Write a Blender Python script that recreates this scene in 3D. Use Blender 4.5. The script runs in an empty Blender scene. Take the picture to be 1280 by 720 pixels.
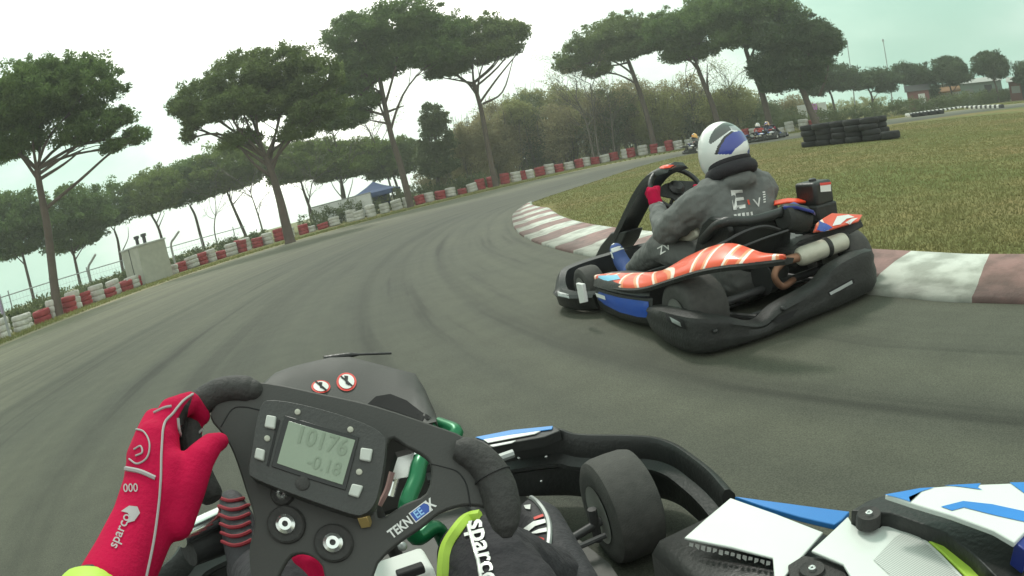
import bpy, bmesh, math, random
import numpy as np
from mathutils import Vector, Matrix, noise as mnoise
from mathutils.bvhtree import BVHTree

sc = bpy.context.scene
COL = sc.collection
R = math.radians
random.seed(7)
rng = np.random.default_rng(7)

# ------------------------------------------------------------------ camera
F_PX, PITCH, ROLL, EYE = 800.0, R(10.35), R(12.5), 0.92
cd = bpy.data.cameras.new('camera')
cam = bpy.data.objects.new('camera', cd)
COL.objects.link(cam)
cd.type = 'PANO'
try:
    cd.panorama_type = 'FISHEYE_EQUISOLID'; cd.fisheye_lens = F_PX * 36 / 1280; cd.fisheye_fov = R(200)
except Exception:
    pass
try:
    cd.cycles.panorama_type = 'FISHEYE_EQUISOLID'; cd.cycles.fisheye_lens = F_PX * 36 / 1280; cd.cycles.fisheye_fov = R(200)
except Exception:
    pass
cd.sensor_width = 36; cd.sensor_fit = 'HORIZONTAL'
cd.clip_start = 0.02; cd.clip_end = 3000
cam.matrix_world = Matrix.Translation((0, 0, EYE)) @ Matrix.Rotation(R(90) - PITCH, 4, 'X') @ Matrix.Rotation(-ROLL, 4, 'Z')
sc.camera = cam

# ------------------------------------------------------------------ sky and sun
SUN_EL, SUN_AZ = R(55), R(-7)          # azimuth from +Y towards +X
w = bpy.data.worlds.new('World'); sc.world = w; w.use_nodes = True
nt = w.node_tree; nt.nodes.clear()
out = nt.nodes.new('ShaderNodeOutputWorld'); bg = nt.nodes.new('ShaderNodeBackground')
sky = nt.nodes.new('ShaderNodeTexSky'); sky.sky_type = 'NISHITA'; sky.sun_disc = False
sky.sun_elevation = SUN_EL; sky.sun_rotation = SUN_AZ; sky.dust_density = 4; sky.air_density = 1.5
tc = nt.nodes.new('ShaderNodeTexCoord')
sdir = Vector((math.sin(SUN_AZ) * math.cos(R(24)), math.cos(SUN_AZ) * math.cos(R(24)), math.sin(R(24))))
dot = nt.nodes.new('ShaderNodeVectorMath'); dot.operation = 'DOT_PRODUCT'; dot.inputs[1].default_value = sdir
nt.links.new(tc.outputs['Generated'], dot.inputs[0])
nz = nt.nodes.new('ShaderNodeTexNoise'); nz.inputs['Scale'].default_value = 2.6; nz.inputs['Detail'].default_value = 6
mp = nt.nodes.new('ShaderNodeMapping'); mp.inputs['Scale'].default_value = (1, 1, 2.6)
nt.links.new(tc.outputs['Generated'], mp.inputs[0]); nt.links.new(mp.outputs[0], nz.inputs['Vector'])
ma = nt.nodes.new('ShaderNodeMath'); ma.operation = 'MULTIPLY_ADD'; ma.inputs[1].default_value = .44
nt.links.new(nz.outputs['Fac'], ma.inputs[0]); nt.links.new(dot.outputs['Value'], ma.inputs[2])
rp = nt.nodes.new('ShaderNodeValToRGB')
SKY_STOPS = [(-0.3, (.86, .92, .86)), (0.50, (.72, .84, .76)), (0.82, (.31, .53, .43)), (1.00, (.50, .72, .59)), (1.13, (.80, .93, .81)), (1.26, (1.72, 1.70, 1.55))]
mr = nt.nodes.new('ShaderNodeMapRange'); mr.inputs['From Min'].default_value = -.6; mr.inputs['From Max'].default_value = 1.35
nt.links.new(ma.outputs[0], mr.inputs['Value']); nt.links.new(mr.outputs[0], rp.inputs['Fac'])
rp.color_ramp.interpolation = 'EASE'
def _st(v): return (v + .6) / 1.95
els = rp.color_ramp.elements
els[0].position = _st(SKY_STOPS[0][0]); els[1].position = _st(SKY_STOPS[-1][0])
for p_, c_ in SKY_STOPS[1:-1]: els.new(_st(p_))
for e_, (p_, c_) in zip(els, SKY_STOPS): e_.color = (c_[0] / 2.2, c_[1] / 2.2, c_[2] / 2.2, 1)
scl = nt.nodes.new('ShaderNodeVectorMath'); scl.operation = 'SCALE'; scl.inputs['Scale'].default_value = 22
nt.links.new(rp.outputs[0], scl.inputs[0])
mx = nt.nodes.new('ShaderNodeMix'); mx.data_type = 'RGBA'; mx.inputs['Factor'].default_value = .93
nt.links.new(sky.outputs[0], mx.inputs['A']); nt.links.new(scl.outputs[0], mx.inputs['B'])
nt.links.new(mx.outputs['Result'], bg.inputs['Color']); bg.inputs['Strength'].default_value = .1
nt.links.new(bg.outputs[0], out.inputs[0])

sl = bpy.data.lights.new('sun', 'SUN'); sl.energy = 1.4; sl.angle = R(10); sl.color = (1, .97, .9)
so = bpy.data.objects.new('sun', sl); COL.objects.link(so)
so.rotation_euler = (R(90) - SUN_EL, 0, R(180) - SUN_AZ)

sc.view_settings.view_transform = 'Standard'; sc.view_settings.look = 'None'
sc.view_settings.exposure = .6; sc.view_settings.gamma = 1
HAZE = .0021      # density of the added haze
sc.render.engine = 'CYCLES'
sc.cycles.use_denoising = True
sc.cycles.max_bounces = 6; sc.cycles.diffuse_bounces = 3; sc.cycles.glossy_bounces = 3

# ------------------------------------------------------------------ sight lines of the lens
def ray(px, py):
    dx, dy = px - 640, 360 - py
    r = math.hypot(dx, dy); ph = math.atan2(dy, dx) - ROLL; th = 2 * math.asin(r / (2 * F_PX))
    X = math.sin(th) * math.cos(ph); Z = math.sin(th) * math.sin(ph); Y = math.cos(th)
    return Vector((X, Y * math.cos(PITCH) + Z * math.sin(PITCH), -Y * math.sin(PITCH) + Z * math.cos(PITCH)))
CAMP = Vector((0, 0, EYE))
def pix(P):
    d = (Vector(P) - CAMP).normalized()
    y = d.y * math.cos(PITCH) - d.z * math.sin(PITCH); z = d.y * math.sin(PITCH) + d.z * math.cos(PITCH)
    th = math.atan2(math.hypot(d.x, z), y); ph = math.atan2(z, d.x) + ROLL; r = 2 * F_PX * math.sin(th / 2)
    return 640 + r * math.cos(ph), 360 - r * math.sin(ph)
def P(px, py, rg): return CAMP + ray(px, py) * rg
def G(px, py, z=0.0):
    d = ray(px, py); return CAMP + d * ((z - EYE) / d.z)
def onplane(px, py, c, n):
    d = ray(px, py); return CAMP + d * ((c - CAMP).dot(n) / d.dot(n))
class Frame:
    def __init__(s, o, az):
        s.o = Vector((o[0], o[1], 0)); s.az = az
        s.M = Matrix.Translation(s.o) @ Matrix.Rotation(-az, 4, 'Z'); s.I = s.M.inverted()
    def w(s, *l): return s.M @ Vector(l)
    def l(s, p): return s.I @ Vector(p)
    def on(s, px, py, ax, v):
        c = s.I @ CAMP; d = s.I.to_3x3() @ ray(px, py); return c + d * ((v - c[ax]) / d[ax])
    def rg(s, px, py, r): return s.I @ P(px, py, r)

# ------------------------------------------------------------------ materials
def lin(r, g, b):
    f = lambda c: (c / 255 / 12.92) if c / 255 <= .04045 else ((c / 255 + .055) / 1.055) ** 2.4
    return (f(r), f(g), f(b))
MATS = {}
def M(name, col, rough=.6, metal=0.0, var=.15, scale=8.0, bump=0.0, bscale=60.0, coat=0.0, spec=.5):
    if name in MATS: return MATS[name]
    m = bpy.data.materials.new(name); m.use_nodes = True; MATS[name] = m
    t = m.node_tree; b = t.nodes['Principled BSDF']
    b.inputs['Metallic'].default_value = metal; b.inputs['Coat Weight'].default_value = coat
    b.inputs['Specular IOR Level'].default_value = spec
    co = t.nodes.new('ShaderNodeTexCoord')
    n = t.nodes.new('ShaderNodeTexNoise'); n.inputs['Scale'].default_value = scale; n.inputs['Detail'].default_value = 5
    t.links.new(co.outputs['Object'], n.inputs['Vector'])
    x = t.nodes.new('ShaderNodeMix'); x.data_type = 'RGBA'
    x.inputs['A'].default_value = (*[c * (1 - var) for c in col], 1); x.inputs['B'].default_value = (*[min(1, c * (1 + var)) for c in col], 1)
    t.links.new(n.outputs['Fac'], x.inputs['Factor']); t.links.new(x.outputs['Result'], b.inputs['Base Color'])
    q = t.nodes.new('ShaderNodeMapRange'); q.inputs['To Min'].default_value = max(.03, rough - .1); q.inputs['To Max'].default_value = min(1, rough + .1)
    t.links.new(n.outputs['Fac'], q.inputs['Value']); t.links.new(q.outputs[0], b.inputs['Roughness'])
    if bump:
        n2 = t.nodes.new('ShaderNodeTexNoise'); n2.inputs['Scale'].default_value = bscale; n2.inputs['Detail'].default_value = 4
        t.links.new(co.outputs['Object'], n2.inputs['Vector'])
        bp = t.nodes.new('ShaderNodeBump'); bp.inputs['Strength'].default_value = bump; bp.inputs['Distance'].default_value = .02
        t.links.new(n2.outputs['Fac'], bp.inputs['Height']); t.links.new(bp.outputs[0], b.inputs['Normal'])
    return m
def M_nodes(name):
    m = bpy.data.materials.new(name); m.use_nodes = True; MATS[name] = m
    return m, m.node_tree, m.node_tree.nodes['Principled BSDF']
def M_leaf(name, c1, c2, trans=.38):
    m = bpy.data.materials.new(name); m.use_nodes = True; MATS[name] = m
    t = m.node_tree; t.nodes.clear()
    o = t.nodes.new('ShaderNodeOutputMaterial'); d = t.nodes.new('ShaderNodeBsdfDiffuse'); tr = t.nodes.new('ShaderNodeBsdfTranslucent')
    ms = t.nodes.new('ShaderNodeMixShader'); ms.inputs[0].default_value = trans
    g = t.nodes.new('ShaderNodeNewGeometry'); co = t.nodes.new('ShaderNodeTexCoord')
    n = t.nodes.new('ShaderNodeTexNoise'); n.inputs['Scale'].default_value = .55; n.inputs['Detail'].default_value = 3
    t.links.new(co.outputs['Object'], n.inputs['Vector'])
    ad = t.nodes.new('ShaderNodeMath'); ad.operation = 'MULTIPLY_ADD'; ad.inputs[1].default_value = .45
    sb = t.nodes.new('ShaderNodeMapRange'); sb.inputs['From Min'].default_value = .3; sb.inputs['From Max'].default_value = .7; sb.inputs['To Max'].default_value = .6
    t.links.new(n.outputs['Fac'], sb.inputs['Value'])
    t.links.new(g.outputs['Random Per Island'], ad.inputs[0]); t.links.new(sb.outputs[0], ad.inputs[2])
    x = t.nodes.new('ShaderNodeMix'); x.data_type = 'RGBA'; x.inputs['A'].default_value = (*c1, 1); x.inputs['B'].default_value = (*c2, 1)
    t.links.new(ad.outputs[0], x.inputs['Factor'])
    t.links.new(x.outputs['Result'], d.inputs['Color']); t.links.new(x.outputs['Result'], tr.inputs['Color'])
    t.links.new(d.outputs[0], ms.inputs[1]); t.links.new(tr.outputs[0], ms.inputs[2]); t.links.new(ms.outputs[0], o.inputs[0])
    return m

# ------------------------------------------------------------------ mesh building
def cr(pts, n=8, closed=False):
    pts = [Vector(p) for p in pts]; res = []; k = len(pts)
    for i in range(k if closed else k - 1):
        a = pts[(i - 1) % k] if (closed or i > 0) else pts[0] * 2 - pts[1]
        b, c = pts[i], pts[(i + 1) % k]
        d = pts[(i + 2) % k] if (closed or i + 2 < k) else c * 2 - b
        for j in range(n):
            t = j / n
            res.append(.5 * ((2 * b) + (c - a) * t + (2 * a - 5 * b + 4 * c - d) * t * t + (3 * b - a - 3 * c + d) * t ** 3))
    if not closed: res.append(pts[-1])
    return res
def lerp(a, b, t): return a + (b - a) * t
class MB:
    def __init__(s): s.v = []; s.f = []; s.m = []
    def add(s, vs, fs, m=0):
        o = len(s.v); s.v += [tuple(v) for v in vs]; s.f += [tuple(i + o for i in f) for f in fs]; s.m += [m] * len(fs); return s
    def box(s, c, sz, rot=None, m=0):
        c = Vector(c); x, y, z = [q / 2 for q in sz]
        vs = [Vector(q) for q in ((-x, -y, -z), (x, -y, -z), (x, y, -z), (-x, y, -z), (-x, -y, z), (x, -y, z), (x, y, z), (-x, y, z))]
        if rot is not None: vs = [rot @ v for v in vs]
        return s.add([v + c for v in vs], [(3, 2, 1, 0), (4, 5, 6, 7), (0, 1, 5, 4), (1, 2, 6, 5), (2, 3, 7, 6), (3, 0, 4, 7)], m)
    def prism(s, pts, off, m=0):          # pts: planar loop, off: extrusion vector
        pts = [Vector(p) for p in pts]; off = Vector(off); n = len(pts)
        return s.add(pts + [p + off for p in pts], [tuple(range(n))[::-1], tuple(range(n, 2 * n))] + [(i, (i + 1) % n, n + (i + 1) % n, n + i) for i in range(n)], m)
    def loft(s, secs, closed=True, caps=True, loop=False, m=0):
        n = len(secs[0]); vs = [p for q in secs for p in q]; fs = []
        for i in range(len(secs) if loop else len(secs) - 1):
            a, b = i * n, ((i + 1) % len(secs)) * n
            for j in range(n if closed else n - 1):
                k = (j + 1) % n; fs.append((a + j, a + k, b + k, b + j))
        if caps and not loop and closed: fs += [tuple(range(n))[::-1], tuple(range((len(secs) - 1) * n, len(secs) * n))]
        return s.add(vs, fs, m)
    def tube(s, path, r, seg=10, loop=False, m=0, flat=1.0, up=None):
        path = [Vector(p) for p in path]; n = len(path); secs = []; u = None
        for i, p in enumerate(path):
            t = (path[(i + 1) % n] - path[(i - 1) % n]) if loop else (path[min(i + 1, n - 1)] - path[max(i - 1, 0)])
            t = t.normalized() if t.length > 1e-9 else Vector((0, 0, 1))
            if u is None:
                u = Vector(up) if up else (Vector((0, 0, 1)) if abs(t.z) < .9 else Vector((1, 0, 0)))
            u = u - t * u.dot(t); u.normalize(); wv = t.cross(u)
            rr = r[i] if isinstance(r, (list, tuple)) else r
            secs.append([p + (u * math.sin(2 * math.pi * j / seg) * flat + wv * math.cos(2 * math.pi * j / seg)) * rr for j in range(seg)])
        return s.loft(secs, loop=loop, m=m)
    def lathe(s, prof, c=(0, 0, 0), ax=(0, 0, 1), seg=32, m=0):
        c = Vector(c); ax = Vector(ax).normalized(); u = ax.orthogonal().normalized(); wv = ax.cross(u)
        return s.loft([[c + ax * h + (u * math.cos(2 * math.pi * j / seg) + wv * math.sin(2 * math.pi * j / seg)) * max(r, 1e-4) for j in range(seg)] for r, h in prof], m=m)
    def ball(s, c, r, seg=20, rings=12, rot=None, m=0):
        c = Vector(c); r = Vector(r) if not isinstance(r, (int, float)) else Vector((r, r, r)); vs = []; fs = []
        for i in range(1, rings):
            a = math.pi * i / rings
            for j in range(seg):
                b = 2 * math.pi * j / seg
                v = Vector((r.x * math.sin(a) * math.cos(b), r.y * math.sin(a) * math.sin(b), r.z * math.cos(a)))
                vs.append(c + (rot @ v if rot else v))
        e = Vector((0, 0, r.z)); top = len(vs); vs += [c + (rot @ e if rot else e), c - (rot @ e if rot else e)]
        for i in range(rings - 2):
            for j in range(seg):
                k = (j + 1) % seg; fs.append((i * seg + j, (i + 1) * seg + j, (i + 1) * seg + k, i * seg + k))
        for j in range(seg):
            k = (j + 1) % seg; fs.append((top, j, k)); fs.append((top + 1, (rings - 2) * seg + k, (rings - 2) * seg + j))
        return s.add(vs, fs, m)
    def cap(s, p0, r0, p1, r1, seg=14, m=0):     # tapered capsule
        p0, p1 = Vector(p0), Vector(p1); t = (p1 - p0).normalized(); path = []; rs = []
        for i in range(5): a = math.pi / 2 * (1 - i / 4); path.append(p0 - t * r0 * math.sin(a)); rs.append(max(1e-4, r0 * math.cos(a)))
        for i in range(5): a = math.pi / 2 * i / 4; path.append(p1 + t * r1 * math.sin(a)); rs.append(max(1e-4, r1 * math.cos(a)))
        return s.tube(path, rs, seg, m=m)
    def chain(s, pts, seg=14, m=0):              # [(x,y,z,r)...]
        for a, b in zip(pts[:-1], pts[1:]): s.cap(a[:3], a[3], b[:3], b[3], seg, m)
        return s
def link(o, parent=None):
    COL.objects.link(o)
    if parent is not None: o.parent = parent
    return o
def build(name, mb, mats, parent=None, smooth=True, bevel=0, xf=None, angle=40, sub=0, remesh=0, relax=0, seg=2):
    me = bpy.data.meshes.new(name)
    vs = mb.v if xf is None else [tuple(xf @ Vector(v)) for v in mb.v]
    me.from_pydata(vs, [], mb.f); me.update()
    bm = bmesh.new(); bm.from_mesh(me); bmesh.ops.recalc_face_normals(bm, faces=bm.faces)
    if smooth:
        for f in bm.faces: f.smooth = True
        ca = R(angle)
        for e in bm.edges:
            if len(e.link_faces) == 2 and e.calc_face_angle(0) > ca: e.smooth = False
    bm.to_mesh(me); bm.free()
    for m in (mats if isinstance(mats, (list, tuple)) else [mats]): me.materials.append(m)
    if any(mb.m): me.polygons.foreach_set('material_index', mb.m)
    o = bpy.data.objects.new(name, me); link(o, parent)
    if remesh:
        q = o.modifiers.new('r', 'REMESH'); q.mode = 'VOXEL'; q.voxel_size = remesh; q.use_smooth_shade = True
        if relax: q = o.modifiers.new('s', 'SMOOTH'); q.factor = .5; q.iterations = relax
    if bevel:
        q = o.modifiers.new('b', 'BEVEL'); q.width = bevel; q.segments = seg; q.limit_method = 'ANGLE'; q.angle_limit = R(35); q.harden_normals = False
    if sub: q = o.modifiers.new('u', 'SUBSURF'); q.levels = sub; q.render_levels = sub
    return o
def quads(name, V, mat, parent=None, tri=False):   # V: numpy (n,4,3)
    n = V.shape[0]; k = V.shape[1]
    me = bpy.data.meshes.new(name)
    me.vertices.add(n * k); me.vertices.foreach_set('co', V.reshape(-1).astype(np.float32))
    me.loops.add(n * k); me.loops.foreach_set('vertex_index', np.arange(n * k, dtype=np.int32))
    me.polygons.add(n); me.polygons.foreach_set('loop_start', np.arange(0, n * k, k, dtype=np.int32))
    me.polygons.foreach_set('loop_total', np.full(n, k, dtype=np.int32))
    me.update(calc_edges=True); me.materials.append(mat)
    return link(bpy.data.objects.new(name, me), parent)
def tag(o, label=None, cat=None, group=None, kind=None):
    if label: o['label'] = label
    if cat: o['category'] = cat
    if group: o['group'] = group
    if kind: o['kind'] = kind
    return o
def empty(name, loc=(0, 0, 0), rz=0.0, **k):
    o = bpy.data.objects.new(name, None); o.empty_display_size = .2; o.location = loc; o.rotation_euler = (0, 0, rz)
    link(o); return tag(o, **k)
def copy_tree(o, parent=None, swap=None):
    c = o.copy(); COL.objects.link(c)
    if swap and c.type == 'MESH':
        for i, sl_ in enumerate(o.data.materials):
            if sl_ and sl_.name in swap:
                if c.data == o.data: c.data = o.data.copy()
                c.data.materials[i] = swap[sl_.name]
    if parent is not None: c.parent = parent
    for ch in list(o.children): copy_tree(ch, c, swap)
    return c
def struct(name, mb, mat, **k): return tag(build(name, mb, mat, **k), kind='structure')

# writing and graphics laid on a surface that was traced along a sight line
_tcache = {}
def text_mesh(txt, bold=0.0):
    cu = bpy.data.curves.new('t', 'FONT'); cu.body = txt; cu.align_x = 'CENTER'; cu.align_y = 'CENTER'; cu.offset = bold; cu.resolution_u = 3
    o = bpy.data.objects.new('t', cu); COL.objects.link(o)
    me = o.evaluated_get(bpy.context.evaluated_depsgraph_get()).to_mesh()
    vs = [v.co.copy() for v in me.vertices]; fs = [tuple(p.vertices) for p in me.polygons]
    bpy.data.objects.remove(o); bpy.data.curves.remove(cu)
    return vs, fs
class Surf:                               # casts sight lines on objects; results in frame fr
    def __init__(s, objs, fr=None):
        dg = bpy.context.evaluated_depsgraph_get(); s.fr = fr; s.b = [BVHTree.FromObject(o, dg) for o in objs]
    def hit(s, px, py, lift=.0015):
        o, d = CAMP, ray(px, py)
        if s.fr: o = s.fr.I @ o; d = s.fr.I.to_3x3() @ d
        best = None
        for b in s.b:
            h = b.ray_cast(o, d)
            if h[0] is not None and (best is None or h[3] < best[1]): best = (h[0], h[3], h[1])
        if best is None: return None
        n = best[2] if best[2].dot(d) < 0 else -best[2]
        return best[0] + n * lift
def decal_text(name, txt, cx, cy, size, ang, surf, mat, parent, sx=1.0, bold=0.01, lift=.0015):
    vs, fs = text_mesh(txt, bold); a = R(ang); ca, sa = math.cos(a), math.sin(a); res = []; ok = []
    for v in vs:
        x, y = v.x * size * sx, v.y * size
        h = surf.hit(cx + x * ca - y * sa, cy - (x * sa + y * ca), lift); ok.append(h is not None); res.append(h or Vector())
    mb = MB(); mb.add(res, [f for f in fs if all(ok[i] for i in f)])
    if not mb.f: return None
    return build(name, mb, mat, parent, smooth=False)
def decal_poly(name, polys, surf, mat, parent, lift=.0015, step=4.0):
    if 1 < len(polys) < 7: return [decal_poly(name, [q], surf, mat, parent, lift, step) for q in polys]
    mb = MB()
    for poly in polys:
        bm = bmesh.new(); vs = [bm.verts.new((p[0], p[1], 0)) for p in poly]
        f = bm.faces.new(vs); bmesh.ops.triangulate(bm, faces=[f])
        for _ in range(6):
            le = [e for e in bm.edges if e.calc_length() > step * 1.6]
            if not le: break
            bmesh.ops.subdivide_edges(bm, edges=le, cuts=1); bmesh.ops.triangulate(bm, faces=bm.faces)
        bm.verts.index_update()
        hs = [surf.hit(v.co.x, v.co.y, lift) for v in bm.verts]
        ff = [[v.index for v in f.verts] for f in bm.faces if all(hs[v.index] for v in f.verts)]
        if ff and len(polys) == 1:          # keep the largest connected patch
            par = list(range(len(hs)))
            def root_(i):
                while par[i] != i: par[i] = par[par[i]]; i = par[i]
                return i
            for f in ff:
                for k in f[1:]: par[root_(k)] = root_(f[0])
            cnt = {}
            for f in ff: cnt[root_(f[0])] = cnt.get(root_(f[0]), 0) + 1
            best = max(cnt, key=cnt.get); ff = [f for f in ff if root_(f[0]) == best]
        used = sorted({i for f in ff for i in f}); ix = {i: k for k, i in enumerate(used)}
        mb.add([hs[i] for i in used], [[ix[i] for i in f] for f in ff]); bm.free()
    if not mb.f: return None
    return build(name, mb, mat, parent)
def decal_line(mb, pts, surf, r=.001, lift=.001):
    q = [surf.hit(p.x, p.y, lift) for p in cr([(a, b, 0) for a, b in pts], 6)]
    q = [h for h in q if h]
    if len(q) > 2: mb.tube(q, r, 6)
def inpoly(x, y, poly):
    c = False; j = len(poly) - 1
    for i in range(len(poly)):
        if (poly[i][1] > y) != (poly[j][1] > y) and x < (poly[j][0] - poly[i][0]) * (y - poly[i][1]) / (poly[j][1] - poly[i][1]) + poly[i][0]: c = not c
        j = i
    return c
# ================================================================== the setting
def resample(pts, step):
    c = cr(pts, 24); d = [0]
    for a, b in zip(c[:-1], c[1:]): d.append(d[-1] + (b - a).length)
    n = max(2, int(d[-1] / step) + 1); res = []; j = 0
    for i in range(n):
        t = d[-1] * i / (n - 1)
        while j < len(d) - 2 and d[j + 1] < t: j += 1
        res.append(c[j].lerp(c[j + 1], (t - d[j]) / max(1e-9, d[j + 1] - d[j])))
    return res
V2 = lambda l: [(x, y, 0) for x, y in l]
OUTER = V2([(-13.6, -40), (-14.2, -8), (-14.7, 5), (-14.6, 14), (-13.6, 22), (-10.9, 29), (-6, 33.5), (.3, 37), (6.2, 40), (11.5, 39.2), (15.2, 36.6), (19, 34.6), (26, 33.6), (40, 33.5), (70, 35)])
INNER = V2([(14, -40), (8.5, -8), (4.4, -1.2), (3.0, .85), (2.12, 2.0), (1.78, 2.58), (1.15, 4.25), (.58, 6.5), (.30, 8.6), (.26, 11), (.42, 13.6), (1.1, 16.5), (3.05, 20), (6.4, 26.2), (9.3, 29.2), (11.7, 28.6), (13.2, 26.4), (15.5, 25.2), (20, 25.2), (30, 25.8), (70, 28)])

# grass and earth
m, t, b = M_nodes('ground_grass')
co = t.nodes.new('ShaderNodeTexCoord')
def noise_(t, co, scale, detail=5, vec=None):
    n = t.nodes.new('ShaderNodeTexNoise'); n.inputs['Scale'].default_value = scale; n.inputs['Detail'].default_value = detail
    t.links.new(vec or co.outputs['Object'], n.inputs['Vector']); return n
def ramp_(t, src, stops):
    r = t.nodes.new('ShaderNodeValToRGB'); e = r.color_ramp.elements
    e[0].position = stops[0][0]; e[1].position = stops[-1][0]
    for p_, c_ in stops[1:-1]: e.new(p_)
    for x, (p_, c_) in zip(e, stops): x.color = (*c_, 1)
    t.links.new(src, r.inputs[0]); return r
def mix_(t, fac, a, b_, mode='MIX'):
    x = t.nodes.new('ShaderNodeMix'); x.data_type = 'RGBA'; x.blend_type = mode
    for sock, v in (('Factor', fac), ('A', a), ('B', b_)):
        if isinstance(v, (int, float)): x.inputs[sock].default_value = v
        elif isinstance(v, tuple): x.inputs[sock].default_value = (*v, 1)
        else: t.links.new(v, x.inputs[sock])
    return x.outputs['Result']
n1 = noise_(t, co, .22, 6); n2 = noise_(t, co, 2.2, 6); n3 = noise_(t, co, 30, 4)
r1 = ramp_(t, n1.outputs['Fac'], [(.36, (.150, .172, .068)), (.5, (.190, .185, .082)), (.64, (.232, .192, .096))])
r2 = ramp_(t, n2.outputs['Fac'], [(.34, (.74, .80, .66)), (.5, (.95, .96, .9)), (.66, (1.12, 1.03, .98))])
c_ = mix_(t, 1.0, r1.outputs[0], r2.outputs[0], 'MULTIPLY')
r3 = ramp_(t, n3.outputs['Fac'], [(.35, (.7, .7, .7)), (.65, (1.2, 1.2, 1.15))])
c_ = mix_(t, .45, c_, r3.outputs[0], 'MULTIPLY'); t.links.new(c_, b.inputs['Base Color']); b.inputs['Roughness'].default_value = .95; b.inputs['Specular IOR Level'].default_value = .1
bp = t.nodes.new('ShaderNodeBump'); bp.inputs['Strength'].default_value = .7; bp.inputs['Distance'].default_value = .05
t.links.new(n3.outputs['Fac'], bp.inputs['Height']); t.links.new(bp.outputs[0], b.inputs['Normal'])
mb = MB(); rings = [0.001, 8, 20, 45, 90, 200, 500, 1400]
mb.loft([[Vector((r * math.cos(a * math.pi / 24), 20 + r * math.sin(a * math.pi / 24), 0)) for a in range(48)] for r in rings], caps=False)
struct('ground', mb, m)

# asphalt, u along the driving line and v across
NS = 260
o_ = resample(OUTER, .1); i_ = resample(INNER, .1)
def pair(o_, i_, n):      # walk both edges, keeping the two ends facing each other
    anchors_o = [(-14.7, 5), (-13.6, 22), (.3, 37), (11.5, 39.2), (19, 34.6), (40, 33.5)]
    anchors_i = [(1.12, 4.2), (.26, 11), (3.05, 20), (9.3, 29.2), (15.5, 25.2), (30, 25.8)]
    near = lambda L, a: min(range(len(L)), key=lambda k: (L[k].x - a[0]) ** 2 + (L[k].y - a[1]) ** 2)
    ko = [0] + [near(o_, a) for a in anchors_o] + [len(o_) - 1]; ki = [0] + [near(i_, a) for a in anchors_i] + [len(i_) - 1]
    res = []
    for s in range(len(ko) - 1):
        for q in range(n):
            f = q / n; res.append((o_[int(lerp(ko[s], ko[s + 1], f))], i_[int(lerp(ki[s], ki[s + 1], f))]))
    res.append((o_[-1], i_[-1])); return res
PR = pair(o_, i_, 40)
def strip(name, rows, z, mat, ucol=True, **k):   # rows: list of lists of points across
    me = bpy.data.meshes.new(name); W = len(rows[0]); vs = [(p.x, p.y, p.z + z) for r in rows for p in r]; fs = []
    for a in range(len(rows) - 1):
        for c in range(W - 1): fs.append((a * W + c, a * W + c + 1, (a + 1) * W + c + 1, (a + 1) * W + c))
    me.from_pydata(vs, [], fs); uv = me.uv_layers.new(name='UVMap'); L = [0.0]
    for a in range(len(rows) - 1): L.append(L[-1] + (sum(rows[a + 1], Vector()) / W - sum(rows[a], Vector()) / W).length)
    for p in me.polygons:
        for li, vi in zip(p.loop_indices, p.vertices): uv.data[li].uv = (L[vi // W], (vi % W) / (W - 1))
        p.use_smooth = True
    bm = bmesh.new(); bm.from_mesh(me); bmesh.ops.recalc_face_normals(bm, faces=bm.faces)
    if bm.faces[0].normal.z < 0: bmesh.ops.reverse_faces(bm, faces=bm.faces)
    bm.to_mesh(me); bm.free(); me.materials.append(mat)
    o = link(bpy.data.objects.new(name, me)); return tag(o, kind='structure', **k)
m, t, b = M_nodes('asphalt')
co = t.nodes.new('ShaderNodeTexCoord')
mp1 = t.nodes.new('ShaderNodeMapping'); mp1.inputs['Scale'].default_value = (.03, 40, 1); t.links.new(co.outputs['UV'], mp1.inputs[0])
mp2 = t.nodes.new('ShaderNodeMapping'); mp2.inputs['Scale'].default_value = (.16, 75, 1); t.links.new(co.outputs['UV'], mp2.inputs[0])
s1 = noise_(t, co, 1, 4, mp1.outputs[0]); s2 = noise_(t, co, 1, 4, mp2.outputs[0])
g1 = noise_(t, co, .35, 5); g2 = noise_(t, co, 210, 3); g3 = noise_(t, co, 5, 6)
sx = t.nodes.new('ShaderNodeSeparateXYZ'); t.links.new(co.outputs['UV'], sx.inputs[0])
base = ramp_(t, sx.outputs['Y'], [(0, (.166, .164, .107)), (.16, (.150, .148, .102)), (.42, (.124, .123, .088)), (.66, (.080, .082, .062)), (.84, (.066, .069, .053)), (1, (.086, .088, .066))])  # darker inner side: racing line, plus lens fall-off put into the colour
a1 = ramp_(t, s1.outputs['Fac'], [(.34, (.74, .74, .74)), (.46, (.98, .98, .98)), (.66, (1.12, 1.11, 1.08))])
a2 = ramp_(t, s2.outputs['Fac'], [(.30, (.62, .62, .62)), (.40, (.96, .96, .96)), (.66, (1.10, 1.10, 1.08))])
a3 = ramp_(t, g1.outputs['Fac'], [(.35, (.92, .93, .94)), (.65, (1.06, 1.05, 1.03))])
a4 = ramp_(t, g2.outputs['Fac'], [(.33, (.68, .68, .68)), (.67, (1.28, 1.28, 1.27))])
a5 = ramp_(t, g3.outputs['Fac'], [(.36, (.92, .92, .92)), (.64, (1.05, 1.05, 1.05))])
c_ = base.outputs[0]
for q in (a1, a2, a3, a4, a5): c_ = mix_(t, 1.0, c_, q.outputs[0], 'MULTIPLY')
t.links.new(c_, b.inputs['Base Color']); b.inputs['Roughness'].default_value = .78; b.inputs['Specular IOR Level'].default_value = .3
bp = t.nodes.new('ShaderNodeBump'); bp.inputs['Strength'].default_value = .35; bp.inputs['Distance'].default_value = .006
t.links.new(g2.outputs['Fac'], bp.inputs['Height']); t.links.new(bp.outputs[0], b.inputs['Normal'])
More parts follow.
